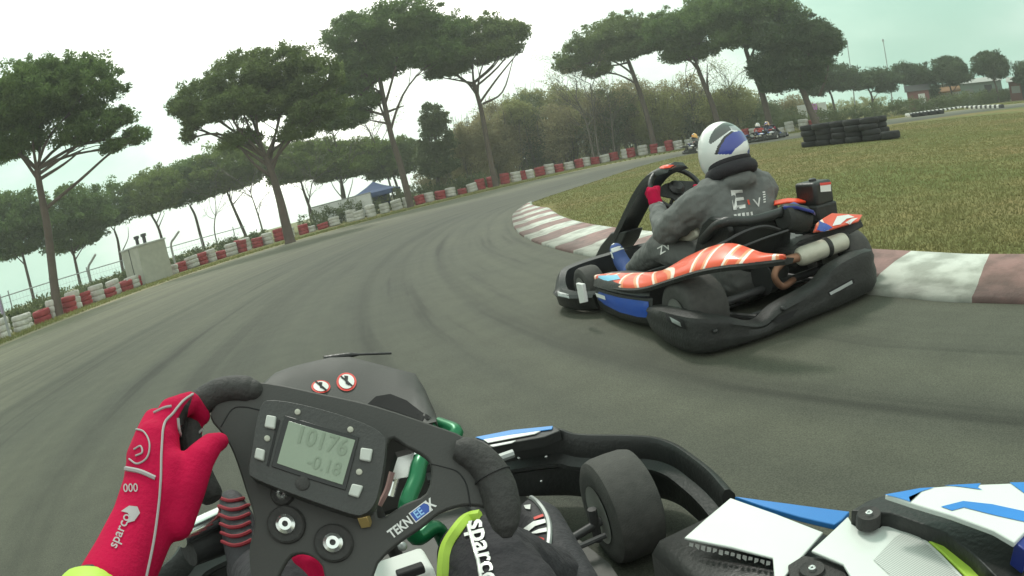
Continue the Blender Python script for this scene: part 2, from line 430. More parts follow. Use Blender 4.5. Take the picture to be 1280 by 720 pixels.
strip('road', [[o.lerp(i, k / 30) for k in range(31)] for o, i in PR], .006, m)

# bleached earth along the outer edge and lighter dirt beside the kerb
m = M('edge_dirt', (.27, .235, .145), .95, var=.3, scale=1.5, bump=.5, bscale=40)
def offs(L, d):
    res = []
    for k, p in enumerate(L):
        a, c = L[max(0, k - 1)], L[min(len(L) - 1, k + 1)]; tt = (c - a).normalized(); res.append(p + Vector((-tt.y, tt.x, 0)) * d)
    return res
os_ = resample(OUTER, .5)
e1 = [p + Vector((mnoise.noise(p * .7) * .18, 0, 0)) for p in offs(os_, -.15)]; e2 = [p + Vector((mnoise.noise(p * .5 + Vector((9, 0, 0))) * .3, 0, 0)) for p in offs(os_, .75)]
strip('dirt_edge', [[a, c] for a, c in zip(e1, e2)], .010, m)
m = M('verge_grass', (.215, .23, .085), .95, var=.35, scale=.9, bump=.8, bscale=25)
e3 = offs(os_, .7); e4 = [p + Vector((mnoise.noise(p * .3) * .5, 0, 0)) for p in offs(os_, 3.4)]
strip('grass_verge', [[a, a.lerp(c, .5), c] for a, c in zip(e3, e4)], .005, m)

# striped apex kerb (raised, sloped to the infield)
m, t, b = M_nodes('kerb_paint')
co = t.nodes.new('ShaderNodeTexCoord'); sx = t.nodes.new('ShaderNodeSeparateXYZ'); t.links.new(co.outputs['UV'], sx.inputs[0])
q = t.nodes.new('ShaderNodeMath'); q.operation = 'MULTIPLY_ADD'; q.inputs[1].default_value = 1 / 1.16; q.inputs[2].default_value = .67; t.links.new(sx.outputs['X'], q.inputs[0])
fr_ = t.nodes.new('ShaderNodeMath'); fr_.operation = 'FRACT'; t.links.new(q.outputs[0], fr_.inputs[0])
st = t.nodes.new('ShaderNodeMath'); st.operation = 'GREATER_THAN'; st.inputs[1].default_value = .5; t.links.new(fr_.outputs[0], st.inputs[0])
n = noise_(t, co, 6, 6); n4 = noise_(t, co, 40, 4)
wear = ramp_(t, n.outputs['Fac'], [(.38, (.45, .45, .42)), (.58, (1, 1, 1))])
c_ = mix_(t, st.outputs[0], (.27, .145, .13), (.57, .59, .53)); c_ = mix_(t, .75, c_, wear.outputs[0], 'MULTIPLY')
rub = ramp_(t, sx.outputs['Y'], [(0, (.42, .42, .40)), (.30, (.55, .55, .52)), (.5, (.85, .85, .83)), (.62, (1, 1, 1))]); c_ = mix_(t, 1.0, c_, rub.outputs[0], 'MULTIPLY')
t.links.new(c_, b.inputs['Base Color']); b.inputs['Roughness'].default_value = .6
bp = t.nodes.new('ShaderNodeBump'); bp.inputs['Strength'].default_value = .3; bp.inputs['Distance'].default_value = .01; t.links.new(n4.outputs['Fac'], bp.inputs['Height']); t.links.new(bp.outputs[0], b.inputs['Normal'])
ks = [p for p in resample(INNER, .12) if -6 < p.y < 15.2 and p.x < 4]
WID = lambda y: .72 - .10 * max(0, min(1, (6 - y) / 3)) if y < 12 else .72 * max(.3, (16 - y) / 4)
rows = []
for k, p in enumerate(ks):
    a, c = ks[max(0, k - 1)], ks[min(len(ks) - 1, k + 1)]; tt = (c - a).normalized(); nn = Vector((tt.y, -tt.x, 0)); wd = WID(p.y)
    prof = [(-.01, 0), (0, .028), (.28, .040), (.34, .052), (.62, .075), (.94, .085), (1.0, .07), (1.02, 0)]
    rows.append([p + nn * wd * q_ + Vector((0, 0, z_)) for q_, z_ in prof])
strip('kerb', rows, .006, m)

# grass blades on the infield and the verges
def blades(n, test, hgt, mat, name):
    V = np.zeros((n, 4, 3)); k = 0
    while k < n:
        p = test()
        if p is None: continue
        a = random.uniform(0, 6.283); h = hgt * random.uniform(.5, 1.3); wv = .003 + .0005 * p[2]; ca, sa = math.cos(a) * wv, math.sin(a) * wv
        lx, ly = random.gauss(0, h * .5), random.gauss(0, h * .5)
        V[k] = [(p[0] - ca, p[1] - sa, 0.0), (p[0] + ca, p[1] + sa, 0.0), (p[0] + lx + ca * .3, p[1] + ly + sa * .3, h), (p[0] + lx - ca * .3, p[1] + ly - sa * .3, h)]; k += 1
    return tag(quads(name, V, mat), kind='stuff')
inner_poly = [(p.x, p.y) for p in resample(INNER, .6)]
def in_infield(x, y): return inpoly(x, y, inner_poly + [(90, 28), (90, -40)])
def samp():
    r = 3 + 27 * random.random() ** 1.6; a = R(random.uniform(2, 62)); x, y = r * math.sin(a), r * math.cos(a)
    if y < 14:
        for p in ks[::4]:
            if (p.x - x) ** 2 + (p.y - y) ** 2 < .75: return None
    return (x, y, r) if in_infield(x, y) else None
gm = M_leaf('grass_blades', (.190, .190, .082), (.226, .210, .098), .5)
blades(110000, samp, .020, gm, 'infield_grass')
vo = resample(OUTER, .3); vn = offs(vo, 1.0)
def samp2():
    k = random.randrange(60, len(vo) - 60); d = vn[k] - vo[k]; p = vo[k] + d * random.uniform(.55, 3.2)
    return (p.x, p.y, 24) if p.y > 6 else None
blades(26000, samp2, .10, M_leaf('verge_blades', (.15, .185, .062), (.30, .275, .11), .35), 'verge_grass_blades')

# ================================================================== tyre stacks along the outer edge
def tyre_mb(r=.34, hgt=.2, z=0):
    mb = MB(); prof = [(r * .62, .02), (r * .7, 0), (r * .9, .0), (r * .98, .03), (r, hgt * .3), (r, hgt * .7), (r * .98, hgt - .03), (r * .9, hgt), (r * .7, hgt), (r * .62, hgt - .02)]
    mb.lathe([(a, h + z) for a, h in prof] + [(r * .62, z + .02)], seg=22); return mb
PAINT = {'red': M('red_paint', (.30, .030, .036), .65, var=.5, scale=4, bump=.3, bscale=30), 'white': M('white_paint', (.50, .50, .45), .7, var=.5, scale=4, bump=.3, bscale=30)}
BARR = V2([(-17.6, -4), (-17.9, 8), (-18.0, 17), (-18.0, 25), (-16.8, 33), (-13.2, 40), (-8, 42.2), (-3.2, 44.8), (1.7, 47.2), (6.2, 49.6), (10.5, 50.6), (14.2, 47.6), (17, 43.2), (19.5, 41.0), (22.5, 39.6)])
bp_ = resample(BARR, .84)
stack_protos = {}
def tyre_stack(kind, three, far):
    key = (kind, three, far)
    nlev = 3 if three else 2
    root = None
    lab = f"{kind} painted stack of old tyres in the long row along the outer verge"
    if far:
        mb = MB()
        for q in range(nlev): mb2 = tyre_mb(.36, .21, q * .215); mb.add(mb2.v, mb2.f)
        root = build('tyre_stack', mb, PAINT[kind])
    else:
        root = empty('tyre_stack')
        for q in range(nlev): build('tyre', tyre_mb(.36, .21, q * .215), PAINT[kind], root)
    return root
for k, p in enumerate(bp_):
    if p.y < 4: continue
    kind = 'red' if k % 2 == 0 else 'white'
    if random.random() < .07: kind = 'white' if kind == 'red' else 'red'
    three = random.random() < .9; far = p.length > 40
    key = (kind, three, far)
    if key not in stack_protos: o = stack_protos[key] = tyre_stack(*key)
    else: o = copy_tree(stack_protos[key])
    o.location = p + Vector((random.gauss(0, .11), random.gauss(0, .11), .005)); o.rotation_euler = (random.gauss(0, .05), random.gauss(0, .05), random.uniform(0, 6))
    s_ = random.uniform(.92, 1.14); o.scale = (s_, s_, random.uniform(.9, 1.25))
    seg = 'on the left verge before the blue gazebo' if p.x < -8 else ('on the far side of the bend below the brown thicket' if p.x < 15 else 'beyond the distant karts at the far end of the row')
    tag(o, f"{kind} painted {'three' if three else 'two'} tyre stack {seg}", 'tyre stack', 'red and white tyre stacks lining the outer edge of the track')
# ================================================================== trees
BARK = M('pine_bark', (.105, .082, .066), .95, var=.4, scale=3, bump=.8, bscale=14)
BARK2 = M('grey_bark', (.13, .115, .095), .95, var=.3, scale=3, bump=.6, bscale=18)
PINE = [M_leaf('pine_needles', (.078, .128, .046), (.195, .280, .095)), M_leaf('light_pine_needles', (.110, .160, .042), (.24, .31, .09)), M_leaf('olive_pine_needles', (.090, .128, .048), (.210, .268, .095))]
DARKP = M_leaf('dark_pine_needles', (.056, .086, .048), (.130, .175, .085))
BUSH = [M_leaf('brown_thicket_leaves', (.225, .205, .112), (.42, .38, .21), .48), M_leaf('olive_thicket_leaves', (.20, .212, .090), (.38, .39, .165), .48), M_leaf('dark_bush_leaves', (.090, .118, .058), (.19, .225, .105), .4)]
def clump_quads(centers, rad, per, size):
    n = len(centers) * per
    c = np.repeat(np.array(centers), per, axis=0); rr = np.repeat(np.array(rad), per)[:, None]
    d = rng.normal(size=(n, 3)); d /= np.linalg.norm(d, axis=1, keepdims=True); d *= rng.random((n, 1)) ** .45
    d[:, 2] *= .72; p = c + d * rr
    a = rng.normal(size=(n, 3)); a += d * 1.1; a[:, 2] += .35; a /= np.linalg.norm(a, axis=1, keepdims=True)
    b = np.cross(a, rng.normal(size=(n, 3))); b /= np.linalg.norm(b, axis=1, keepdims=True)
    L = size * rng.uniform(.7, 1.5, (n, 1)); W = L * rng.uniform(.28, .5, (n, 1))
    return np.stack([p - a * L * .5, p + b * W * .5, p + a * L * .5, p - b * W * .5], 1)
def crown(blobs, dens=1.0, size=.24, clump=.42, flat=True):
    cs = []; rs = []
    for c, r in blobs:
        n = int(dens * 11 * (r.x * r.y + r.x * r.z + r.y * r.z) / 3 / clump ** 2) + 6
        for _ in range(n):
            d = Vector((random.gauss(0, 1), random.gauss(0, 1), random.gauss(0, 1))).normalized()
            if flat and d.z < -.15: d.z *= .45
            k = random.uniform(.5, 1.0) ** .7 * random.choice((1, 1, 1, 1.1, 1.2))
            cs.append((c.x + d.x * r.x * k, c.y + d.y * r.y * k, c.z + d.z * r.z * k)); rs.append(clump * random.uniform(.6, 1.35) * min(1, (min(r) / clump) ** .5))
    return cs, rs
def limb(mb, a, b, r0, r1, wob=.08, up=.0, n=7, seg=7):
    a, b = Vector(a), Vector(b); L = (b - a).length; q = []
    o = Vector((random.gauss(0, 1), random.gauss(0, 1), random.gauss(0, 1))) * wob * L
    for i in range(n + 1):
        t = i / n; p = a.lerp(b, t) + o * math.sin(math.pi * t) * .5; p.z -= up * L * math.sin(math.pi * t); q.append(p)
    mb.tube(q, [lerp(r0, r1, i / n) for i in range(n + 1)], seg); return q
def tree(name, label, cat, rg, trunk, blobs, mat, r0=.2, twigs=True, dens=1.0, size=.24, clump=.42, group=None, depth=1.0, arms=(), bark=None, per=62):
    """trunk: pixels from the ground up; blobs: (px, py, rx, ry) in pixels, spread in depth by their own size"""
    s = rg / F_PX; pts = [P(a, b, rg) for a, b in trunk]
    d = (pts[0] - pts[1]); base = pts[0] + d * (pts[0].z / max(.05, -d.z)) if d.z < -.01 else Vector((pts[0].x, pts[0].y, 0)); base.z = 0
    root = empty(name, base); tag(root, label, cat, group)
    loc = lambda p: p - base
    mb = MB(); path = [Vector((0, 0, -.1))] + [loc(p) for p in pts if p.z > .3]; path = cr(path, 6)
    rad = [lerp(r0, r0 * .55, i / (len(path) - 1)) for i in range(len(path))]; rad[0] *= 1.35
    mb.tube(path, rad, 10); top = path[-1]; B = []
    vd = Vector((pts[0].x, pts[0].y, 0)).normalized()
    for (bx, by, rx, ry) in blobs:
        c = P(bx, by, rg); c += vd * random.uniform(-.5, .5) * rx * s * depth
        B.append((loc(c), Vector((rx * s, rx * s * depth, ry * s)) * 1.16))
    for c, r in B:
        st = path[-1] if random.random() < .5 else path[int(len(path) * random.uniform(.72, .97))]
        e = c + Vector((0, 0, -r.z * .35))
        q = limb(mb, st, e, r0 * .34, r0 * .12, .16, -.09)
        if twigs:
            for _ in range(5):
                d = Vector((random.gauss(0, 1), random.gauss(0, 1), random.uniform(-.1, .8))); d.normalize()
                limb(mb, q[random.randint(3, 7)], c + Vector((d.x * r.x, d.y * r.y, d.z * r.z)) * .8, r0 * .11, r0 * .035, .1, .0, 4, 5)
    for a in arms:
        pp = [loc(P(x, y, rg)) for x, y in a]; pp = cr(pp, 4); mb.tube(pp, [lerp(r0 * .36, r0 * .1, i / (len(pp) - 1)) for i in range(len(pp))], 7)
    build('trunk', mb, bark or BARK, root)
    cs, rs = crown(B, dens * .82, size, clump * .74)
    quads('crown', clump_quads(cs, rs, per, size * .72), mat, root)
    return root

tree('pine_tree', 'tall pine with thick dark trunk at the left edge, ragged tufts drooping to its right', 'tree', 27,
     [(70, 372), (60, 290), (50, 235), (46, 212)], [(38, 132, 56, 40), (98, 122, 48, 36), (62, 105, 46, 24), (18, 178, 38, 24), (108, 165, 38, 22), (-30, 150, 40, 40), (151, 146, 15, 12), (172, 170, 15, 9), (140, 185, 14, 6)],
     PINE[0], .24, arms=[[(48, 225), (80, 205), (105, 185)], [(56, 262), (100, 225), (140, 190), (168, 176)], [(48, 225), (30, 200), (15, 185)]], size=.2, clump=.40)
tree('pine_tree', 'broad pine with forked trunk and see-through crown left of the blue gazebo', 'tree', 31,
     [(356, 275), (350, 250), (341, 220), (332, 196)], [(248, 126, 36, 24), (298, 97, 42, 28), (350, 88, 42, 28), (392, 105, 34, 26), (290, 138, 38, 18), (348, 128, 42, 22), (398, 140, 32, 20), (239, 155, 11, 10), (236, 172, 7, 8), (372, 165, 28, 12), (300, 175, 24, 10)],
     PINE[2], .26, arms=[[(341, 222), (318, 205), (296, 180), (270, 165)], [(333, 198), (345, 165), (352, 140)], [(333, 198), (312, 160), (300, 130)]], size=.22, clump=.42, dens=.85)
tree('pine_tree', 'very tall pine with long straight trunk and dead lower branches right behind the blue gazebo', 'tree', 42,
     [(512, 252), (500, 205), (488, 165), (474, 95)], [(446, 48, 34, 27), (495, 36, 46, 24), (542, 42, 38, 26), (452, 75, 32, 18), (505, 66, 42, 20), (432, 108, 30, 18), (468, 92, 26, 14), (405, 118, 28, 14), (395, 142, 30, 13), (432, 150, 28, 11), (455, 128, 22, 10), (540, 72, 32, 16)],
     PINE[0], .27, arms=[[(484, 145), (450, 136), (420, 133)], [(480, 125), (455, 118), (430, 120)], [(488, 155), (460, 150)], [(484, 140), (505, 132)]], size=.28, clump=.55)
tree('pine_tree', 'flat-topped umbrella pine with wide bare arms standing alone against the bright gap', 'tree', 46,
     [(618, 222), (612, 195), (602, 140), (592, 103)], [(552, 66, 36, 24), (592, 48, 44, 22), (632, 46, 22, 17), (608, 70, 36, 12), (648, 42, 12, 10), (560, 88, 24, 10)],
     PINE[2], .26, arms=[[(600, 128), (620, 100), (640, 75), (652, 60)], [(592, 104), (570, 100), (545, 96)], [(592, 104), (615, 85), (628, 68)], [(603, 130), (628, 115), (642, 72)]], size=.28, clump=.55)
tree('pine_tree', 'leaning pine with a thin crown and stray tuft on its left, above the brown thicket', 'tree', 52,
     [(818, 182), (806, 135), (796, 105), (783, 70)], [(730, 68, 30, 20), (772, 46, 46, 23), (806, 54, 28, 22), (712, 84, 16, 9), (748, 88, 16, 9), (785, 66, 28, 12)],
     PINE[2], .27, arms=[[(786, 78), (765, 82), (740, 80)], [(784, 72), (775, 60), (760, 52)]], size=.3, clump=.6)
tree('pine_tree', 'pine with a forked leaning trunk behind the kart driver helmet', 'tree', 49,
     [(900, 165), (890, 130), (880, 105), (871, 82)], [(844, 44, 34, 28), (878, 28, 36, 26), (866, 64, 28, 13), (845, 70, 14, 9)],
     PINE[0], .27, arms=[[(886, 118), (884, 100), (884, 80)]], size=.3, clump=.6)
tree('pine_tree', 'biggest pine of the right clump, dense dome crown touching the top of the view', 'tree', 46,
     [(962, 155), (952, 115), (940, 85), (932, 62)], [(908, 22, 40, 26), (948, 14, 42, 28), (930, 45, 38, 18), (972, 35, 34, 28)],
     PINE[0], .28, arms=[[(937, 75), (945, 55), (950, 40)]], size=.3, clump=.6, dens=1.15)
tree('pine_tree', 'dark pine at the right end of the clump with crown sweeping down to the right', 'tree', 44,
     [(1022, 158), (1012, 135), (1000, 105), (986, 72)], [(985, 48, 40, 30), (1016, 52, 26, 18), (1000, 78, 34, 22), (962, 86, 22, 22), (1034, 58, 18, 16), (1022, 44, 22, 14), (975, 105, 24, 12), (1008, 100, 22, 14)],
     DARKP, .28, arms=[[(1024, 120), (1034, 92), (1036, 70)]], size=.28, clump=.55, dens=1.2)
# smaller pines further off
def small_pine(label, rg, trunk, blobs, mat, **k):
    blobs = [(a, b, c * 1.2, d * 1.12) for a, b, c, d in blobs]
    return tree('pine_tree', label, 'tree', rg, trunk, blobs, mat, .15, size=.34, clump=.62, dens=1.0, per=50, **k)
small_pine('low dark pine under the left edge pine, nearest the mauve board', 48, [(40, 365), (30, 325), (25, 305)], [(6, 285, 30, 30), (32, 276, 30, 28), (20, 308, 30, 14)], PINE[0], arms=[[(30, 330), (12, 312)]])
small_pine('round low pine directly right of the thick left trunk', 48, [(98, 345), (93, 322), (90, 312)], [(84, 276, 28, 30), (112, 272, 24, 28), (95, 300, 30, 12)], PINE[0], arms=[[(94, 325), (108, 302)], [(93, 322), (82, 304)]])
small_pine('narrow low pine on two thin stems left of the white cabin', 52, [(150, 318), (147, 300), (143, 288)], [(146, 262, 20, 24), (135, 272, 14, 16)], PINE[0], arms=[[(152, 316), (160, 298), (160, 284)]])
small_pine('low pine whose stem rises behind the white cabin', 52, [(205, 308), (198, 285), (190, 270)], [(180, 246, 22, 20), (203, 240, 22, 22), (190, 258, 24, 10)], PINE[1], arms=[[(198, 285), (206, 266)]])
small_pine('low pine with a single slanted stem right of the white cabin', 54, [(250, 292), (244, 270), (238, 258)], [(226, 232, 22, 22), (252, 224, 22, 22), (240, 244, 26, 10)], PINE[0])
small_pine('bright green low pine left of the forked broad pine', 54, [(300, 278), (290, 255), (284, 240)], [(282, 212, 30, 22), (310, 208, 24, 22), (290, 228, 28, 10)], PINE[1], arms=[[(291, 256), (308, 236)]])
small_pine('bright green spreading pine right of the forked broad pine', 56, [(388, 262), (380, 240), (376, 226)], [(368, 206, 28, 20), (398, 200, 28, 20), (384, 216, 34, 10)], PINE[1])
small_pine('flat bright pine on several slanted stems just left of the blue gazebo', 58, [(432, 252), (428, 232), (422, 218)], [(428, 202, 30, 18), (458, 198, 24, 18), (440, 214, 34, 8)], PINE[1], arms=[[(434, 250), (440, 230), (442, 214)], [(430, 250), (416, 232), (412, 216)]])
small_pine('olive pine hanging over the right half of the blue gazebo', 58, [(500, 246), (494, 226), (488, 214)], [(480, 202, 22, 16), (502, 198, 22, 20), (490, 214, 22, 10)], PINE[2])
small_pine('low umbrella pine beneath the first thin mast', 62, [(1044, 140), (1040, 122), (1036, 112)], [(1036, 96, 24, 13), (1060, 104, 18, 12), (1022, 108, 14, 16)], DARKP)
small_pine('low umbrella pine beneath the second thin mast', 62, [(1092, 140), (1090, 122), (1086, 112)], [(1082, 104, 16, 10), (1098, 100, 18, 10), (1108, 108, 10, 8)], DARKP, arms=[[(1091, 126), (1100, 112)]])
small_pine('far pine with a crown slumping to the right over the red hut', 66, [(1164, 132), (1158, 120), (1152, 110)], [(1133, 94, 15, 12), (1148, 99, 15, 14), (1159, 113, 10, 14)], DARKP)
small_pine('far round pine behind the stall with the orange awning', 66, [(1192, 128), (1190, 118), (1188, 110)], [(1182, 94, 14, 15), (1196, 95, 14, 15), (1188, 84, 14, 9)], DARKP)
small_pine('far round pine on a clear stem at the right', 66, [(1248, 126), (1246, 112), (1243, 102)], [(1232, 84, 13, 13), (1246, 88, 12, 13), (1238, 76, 12, 8)], DARKP)
small_pine('far pine cut by the right edge', 66, [(1290, 122), (1288, 112), (1286, 106)], [(1284, 96, 14, 14), (1300, 98, 14, 14)], DARKP)
tree('ivy_tree', 'dark ivy covered column of a tree between the very tall pine and the flat-topped pine', 'tree', 50, [(548, 238), (546, 200), (543, 150)],
     [(543, 150, 14, 18), (546, 178, 19, 20), (548, 208, 20, 20), (534, 196, 12, 14)], BUSH[2], .2, size=.3, clump=.55, bark=BARK2)

# leafless trees
def bare(label, rg, trunk, spread, r0=.12, n=9, group=None, leaf=None):
    pts = [P(a, b, rg) for a, b in trunk]; base = Vector((pts[0].x, pts[0].y, 0))
    root = empty('bare_tree', base); tag(root, label, 'tree', group); mb = MB()
    path = cr([Vector((0, 0, -.1))] + [p - base for p in pts if p.z > .3], 6)
    mb.tube(path, [lerp(r0, r0 * .35, i / (len(path) - 1)) for i in range(len(path))], 8); tips = []
    def grow(p, d, L, r, lev):
        e = p + d * L; q = limb(mb, p, e, r, r * .45, .16, -.03, 5, 5); tips.append(e)
        if lev:
            for _ in range(4):
                dd = (d + Vector((random.gauss(0, .5), random.gauss(0, .5), random.gauss(.1, .35)))).normalized()
                grow(q[random.randint(2, 5)], dd, L * random.uniform(.5, .75), r * .5, lev - 1)
    for k in range(n):
        p = path[int(len(path) * random.uniform(.4, .98))]; a = random.uniform(0, 6.283)
        grow(p, Vector((math.cos(a) * spread, math.sin(a) * spread, random.uniform(.35, 1.1))).normalized(), rg / F_PX * random.uniform(26, 44), r0 * .32, 2)
    build('trunk', mb, BARK2, root)
    if leaf: quads('crown', clump_quads([tuple(q) for q in tips], [.5] * len(tips), leaf[1] + 2, .13), leaf[0], root)
bare('slender leafless tree with fine twigs, left one of the pair above the thicket', 52, [(742, 195), (732, 150), (718, 118)], .7, .13, 10, leaf=(BUSH[0], 3))
bare('slender leafless tree with upright stem, right one of the pair above the thicket', 52, [(748, 190), (742, 145), (738, 105)], .6, .11, 9, leaf=(BUSH[0], 3))
bare('leafless tree whose twigs fill the gap left of the leaning pine', 53, [(768, 188), (764, 150), (760, 118)], .8, .1, 9, leaf=(BUSH[0], 3))
bare('pale leafless tree with fanned stems above the flat bright pine', 55, [(428, 245), (424, 200), (416, 165)], .9, .16, 12)
bare('leafless tree seen between the very tall pine and the flat bright pine', 56, [(490, 240), (478, 200), (462, 165)], .9, .12, 10, leaf=(BUSH[1], 2))
bare('small leafless tree right of the forked broad pine trunk', 50, [(386, 262), (388, 240), (392, 222)], .8, .08, 7)
bare('small leafless tree left of the forked broad pine trunk', 48, [(326, 280), (318, 255), (312, 238)], .9, .09, 8)
bare('leafless sapling close to the narrow two-stem pine', 50, [(268, 288), (270, 262), (268, 244)], .8, .07, 6)
bare('leafless tree rising behind the kart driver from the thicket', 55, [(872, 175), (866, 140), (858, 100)], .6, .12, 9, leaf=(BUSH[1], 3))
bare('leafless tree just right of the forked leaning pine', 55, [(925, 160), (916, 130), (910, 100)], .7, .1, 8, leaf=(BUSH[1], 3))

# thicket: separate bushes
def bush(px, py, rg, rx, h, mat, label, dens=1.0):
    c = P(px, py, rg); base = Vector((c.x, c.y, 0)); root = empty('bush', base); tag(root, label, 'bush', 'bushes of the thicket behind the tyre stacks')
    s = rg / F_PX; H = h * s; Rr = rx * s; B = []
    for _ in range(5):
        z = random.uniform(.25, .8) * H; B.append((Vector((random.gauss(0, Rr * .4), random.gauss(0, Rr * .4), z)), Vector((Rr * random.uniform(.5, .8), Rr * .7, H * random.uniform(.2, .3)))))
    mb = MB()
    for _ in range(14):
        a = random.uniform(0, 6.283); limb(mb, (random.gauss(0, .2), random.gauss(0, .2), 0), (math.cos(a) * Rr * random.uniform(.2, .9), math.sin(a) * Rr * .8, H * random.uniform(.6, 1.12)), .04, .012, .15, 0, 5, 5)
    build('stem', mb, BARK2, root); cs, rs = crown(B, dens * .8, .26, .6, flat=False)
    quads('crown', clump_quads(cs, rs, 44, .19), mat, root)
bx = 565
kinds = [('brown half-leafless', BUSH[0]), ('olive green', BUSH[1]), ('dark green', BUSH[2])]
while bx < 985:
    top = np.interp(bx, [560, 610, 660, 720, 780, 840, 880, 930, 985], [60, 78, 88, 78, 78, 74, 66, 50, 34]); base_y = np.interp(bx, [560, 640, 762, 850, 960], [248, 226, 196, 178, 160])
    kd = kinds[random.choices([0, 1, 2], [5, 4, 2])[0]] if bx < 830 else kinds[random.choices([0, 1, 2], [2, 5, 2])[0]]
    bush(bx, base_y, random.uniform(54, 62), random.uniform(22, 32), top * random.uniform(.98, 1.32), kd[1], f"{kd[0]} bush in the thicket behind the far tyre stacks")
    bx += random.uniform(11, 17)
# hedges
def hedge(pts, h, wd, mat, label, n=1.0):
    L = resample(pts, .5); mid = L[len(L) // 2].copy(); cs = []; rs = []
    for p in L:
        for _ in range(int(8 * n)): cs.append((p.x - mid.x + random.gauss(0, wd * .4), p.y - mid.y + random.gauss(0, wd * .4), random.uniform(.1, h * .85) * random.uniform(.75, 1.1))); rs.append(random.uniform(.3, .5))
    o = quads('hedge', clump_quads(cs, rs, 44, .17), mat); o.location = (mid.x, mid.y, 0); return tag(o, label, 'hedge')
hedge(offs(resample(V2([(-18.2, 4), (-18.4, 17), (-18.4, 25), (-17.2, 33.5), (-13.8, 41)]), .5), 2.6), 1.05, 1.0, BUSH[2], 'low dark scrub hedge along the wire fence behind the left tyre stacks')
hedge(V2([(-13, 44), (-8, 46.5), (-3, 49), (0, 50.5)]), 1.5, 1.2, BUSH[2], 'scrub hedge behind the tyre stacks around the blue gazebo')
hedge(V2([(20, 45), (24, 43), (30, 42), (38, 42.5), (46, 44), (54, 48)]), 1.35, 1.0, BUSH[2], 'long dark clipped hedge at the far right behind the black tyre wall')
hedge(V2([(-6, 70), (10, 76), (30, 74), (50, 68)]), 2.6, 2.0, BUSH[1], 'distant olive hedge closing the view behind the thicket', 2.0)
hedge(V2([(52, 66), (62, 60), (78, 52), (95, 44)]), 1.6, 2.0, BUSH[2], 'far low tree belt behind the right pines')
# ================================================================== fence, huts and other things beyond the track
STEEL = M('galvanised_steel', (.33, .35, .34), .5, .6, var=.25, scale=12)
CONC = M('grey_concrete', (.36, .37, .34), .9, var=.25, scale=6, bump=.3)
WHITEP = M('white_panel', (.66, .68, .64), .6, var=.12, scale=3)
DARK = M('dark_metal', (.05, .05, .05), .5, .4)
root = empty('wire_fence', (-20.4, 20, 0)); tag(root, 'wire mesh fence with steel top rail on thin posts behind the left tyre stacks', 'fence')
fl = offs(resample(V2([(-18.2, 4), (-18.3, 17), (-18.3, 25), (-17.1, 33), (-13.8, 40.5)]), .25), 3.7); fl = [p - root.location for p in fl]
mb = MB(); mb.tube([p + Vector((0, 0, 1.55)) for p in fl], .03, 6); build('top_rail', mb, STEEL, root)
mb = MB()
for z in (.35, .65, .95, 1.25): mb.tube([p + Vector((0, 0, z)) for p in fl[::4]], .006, 4)
for p in fl: mb.tube([p + Vector((0, 0, .1)), p + Vector((0, 0, 1.52))], .004, 3)
build('wire_mesh', mb, STEEL, root)
for p in fl[::12]:
    mb = MB(); mb.tube([p + Vector((.04, 0, -.1)), p + Vector((.04, 0, 1.75))], .035, 8); build('post', mb, STEEL, root)
def bent_post(px0, py0, px1, py1, rg, flip, label):
    b0 = P(px0, py0, rg); b0.z = 0; tpt = P(px1, py1, rg); root = empty('bent_post', b0); tag(root, label, 'post')
    h = tpt.z; mb = MB(); rt = Vector((1, 0, 0)) * flip
    mb.tube(cr([Vector((0, 0, -.1)), Vector((-.05 * flip, 0, h * .5)), Vector((.0, 0, h * .85)), rt * .35 + Vector((0, 0, h)), rt * .75 + Vector((0, 0, h + .28))], 6), [.07] * 24 + [.05], 8)
    build('shaft', mb, CONC, root)
bent_post(195, 350, 197, 308, 36, 1, 'pale concrete post with a bent top left of the white cabin')
bent_post(120, 372, 119, 325, 36, 1, 'pale concrete post with a bent top between the thick pine trunk and the cabin')
bent_post(222, 338, 222, 296, 38, 1, 'pale concrete post with a bent top right of the white cabin')
# cabin with two stub pipes
c = P(186, 340, 34); c.z = 0; root = empty('cabin', c, R(-28)); tag(root, 'small white box cabin with two dark stub pipes on its roof behind the wire fence', 'cabin')
mb = MB(); mb.box((0, 0, .95), (1.9, 1.8, 1.9)); build('wall', mb, M('cream_cabin_wall', (.40, .41, .34), .8, var=.25, scale=3), root, bevel=.02)
mb = MB(); mb.box((0, 0, 1.94), (2.0, 1.9, .08)); build('roof', mb, M('cabin_roof', (.5, .52, .5), .7), root, bevel=.02)
mb = MB(); mb.box((-.02, -.91, .95), (.05, .02, 1.86)); build('seam', mb, DARK, root)
for x in (-.45, .35):
    mb = MB(); mb.lathe([(0, 0), (.1, 0), (.1, .35), (.16, .36), (.16, .5), (0, .52)], (x, 0, 1.98), seg=16); build('pipe', mb, DARK, root)
# white panels beside the gazebo
c = P(430, 270, 47); c.z = 0; root = empty('panel_hoarding', c, R(-10)); tag(root, 'low white panel hoarding at the left side of the blue gazebo', 'hoarding')
for k in range(4):
    mb = MB(); mb.box((-1.8 + k * 1.2, 0, .85), (1.17, .05, 1.5)); build('panel', mb, WHITEP, root, bevel=.01)
mb = MB(); mb.box((0, 0, 1.64), (4.9, .09, .08)); build('top_edge', mb, STEEL, root)
for k in range(5):
    mb = MB(); mb.box((-2.4 + k * 1.2, .05, .8), (.06, .06, 1.7)); build('post', mb, STEEL, root)
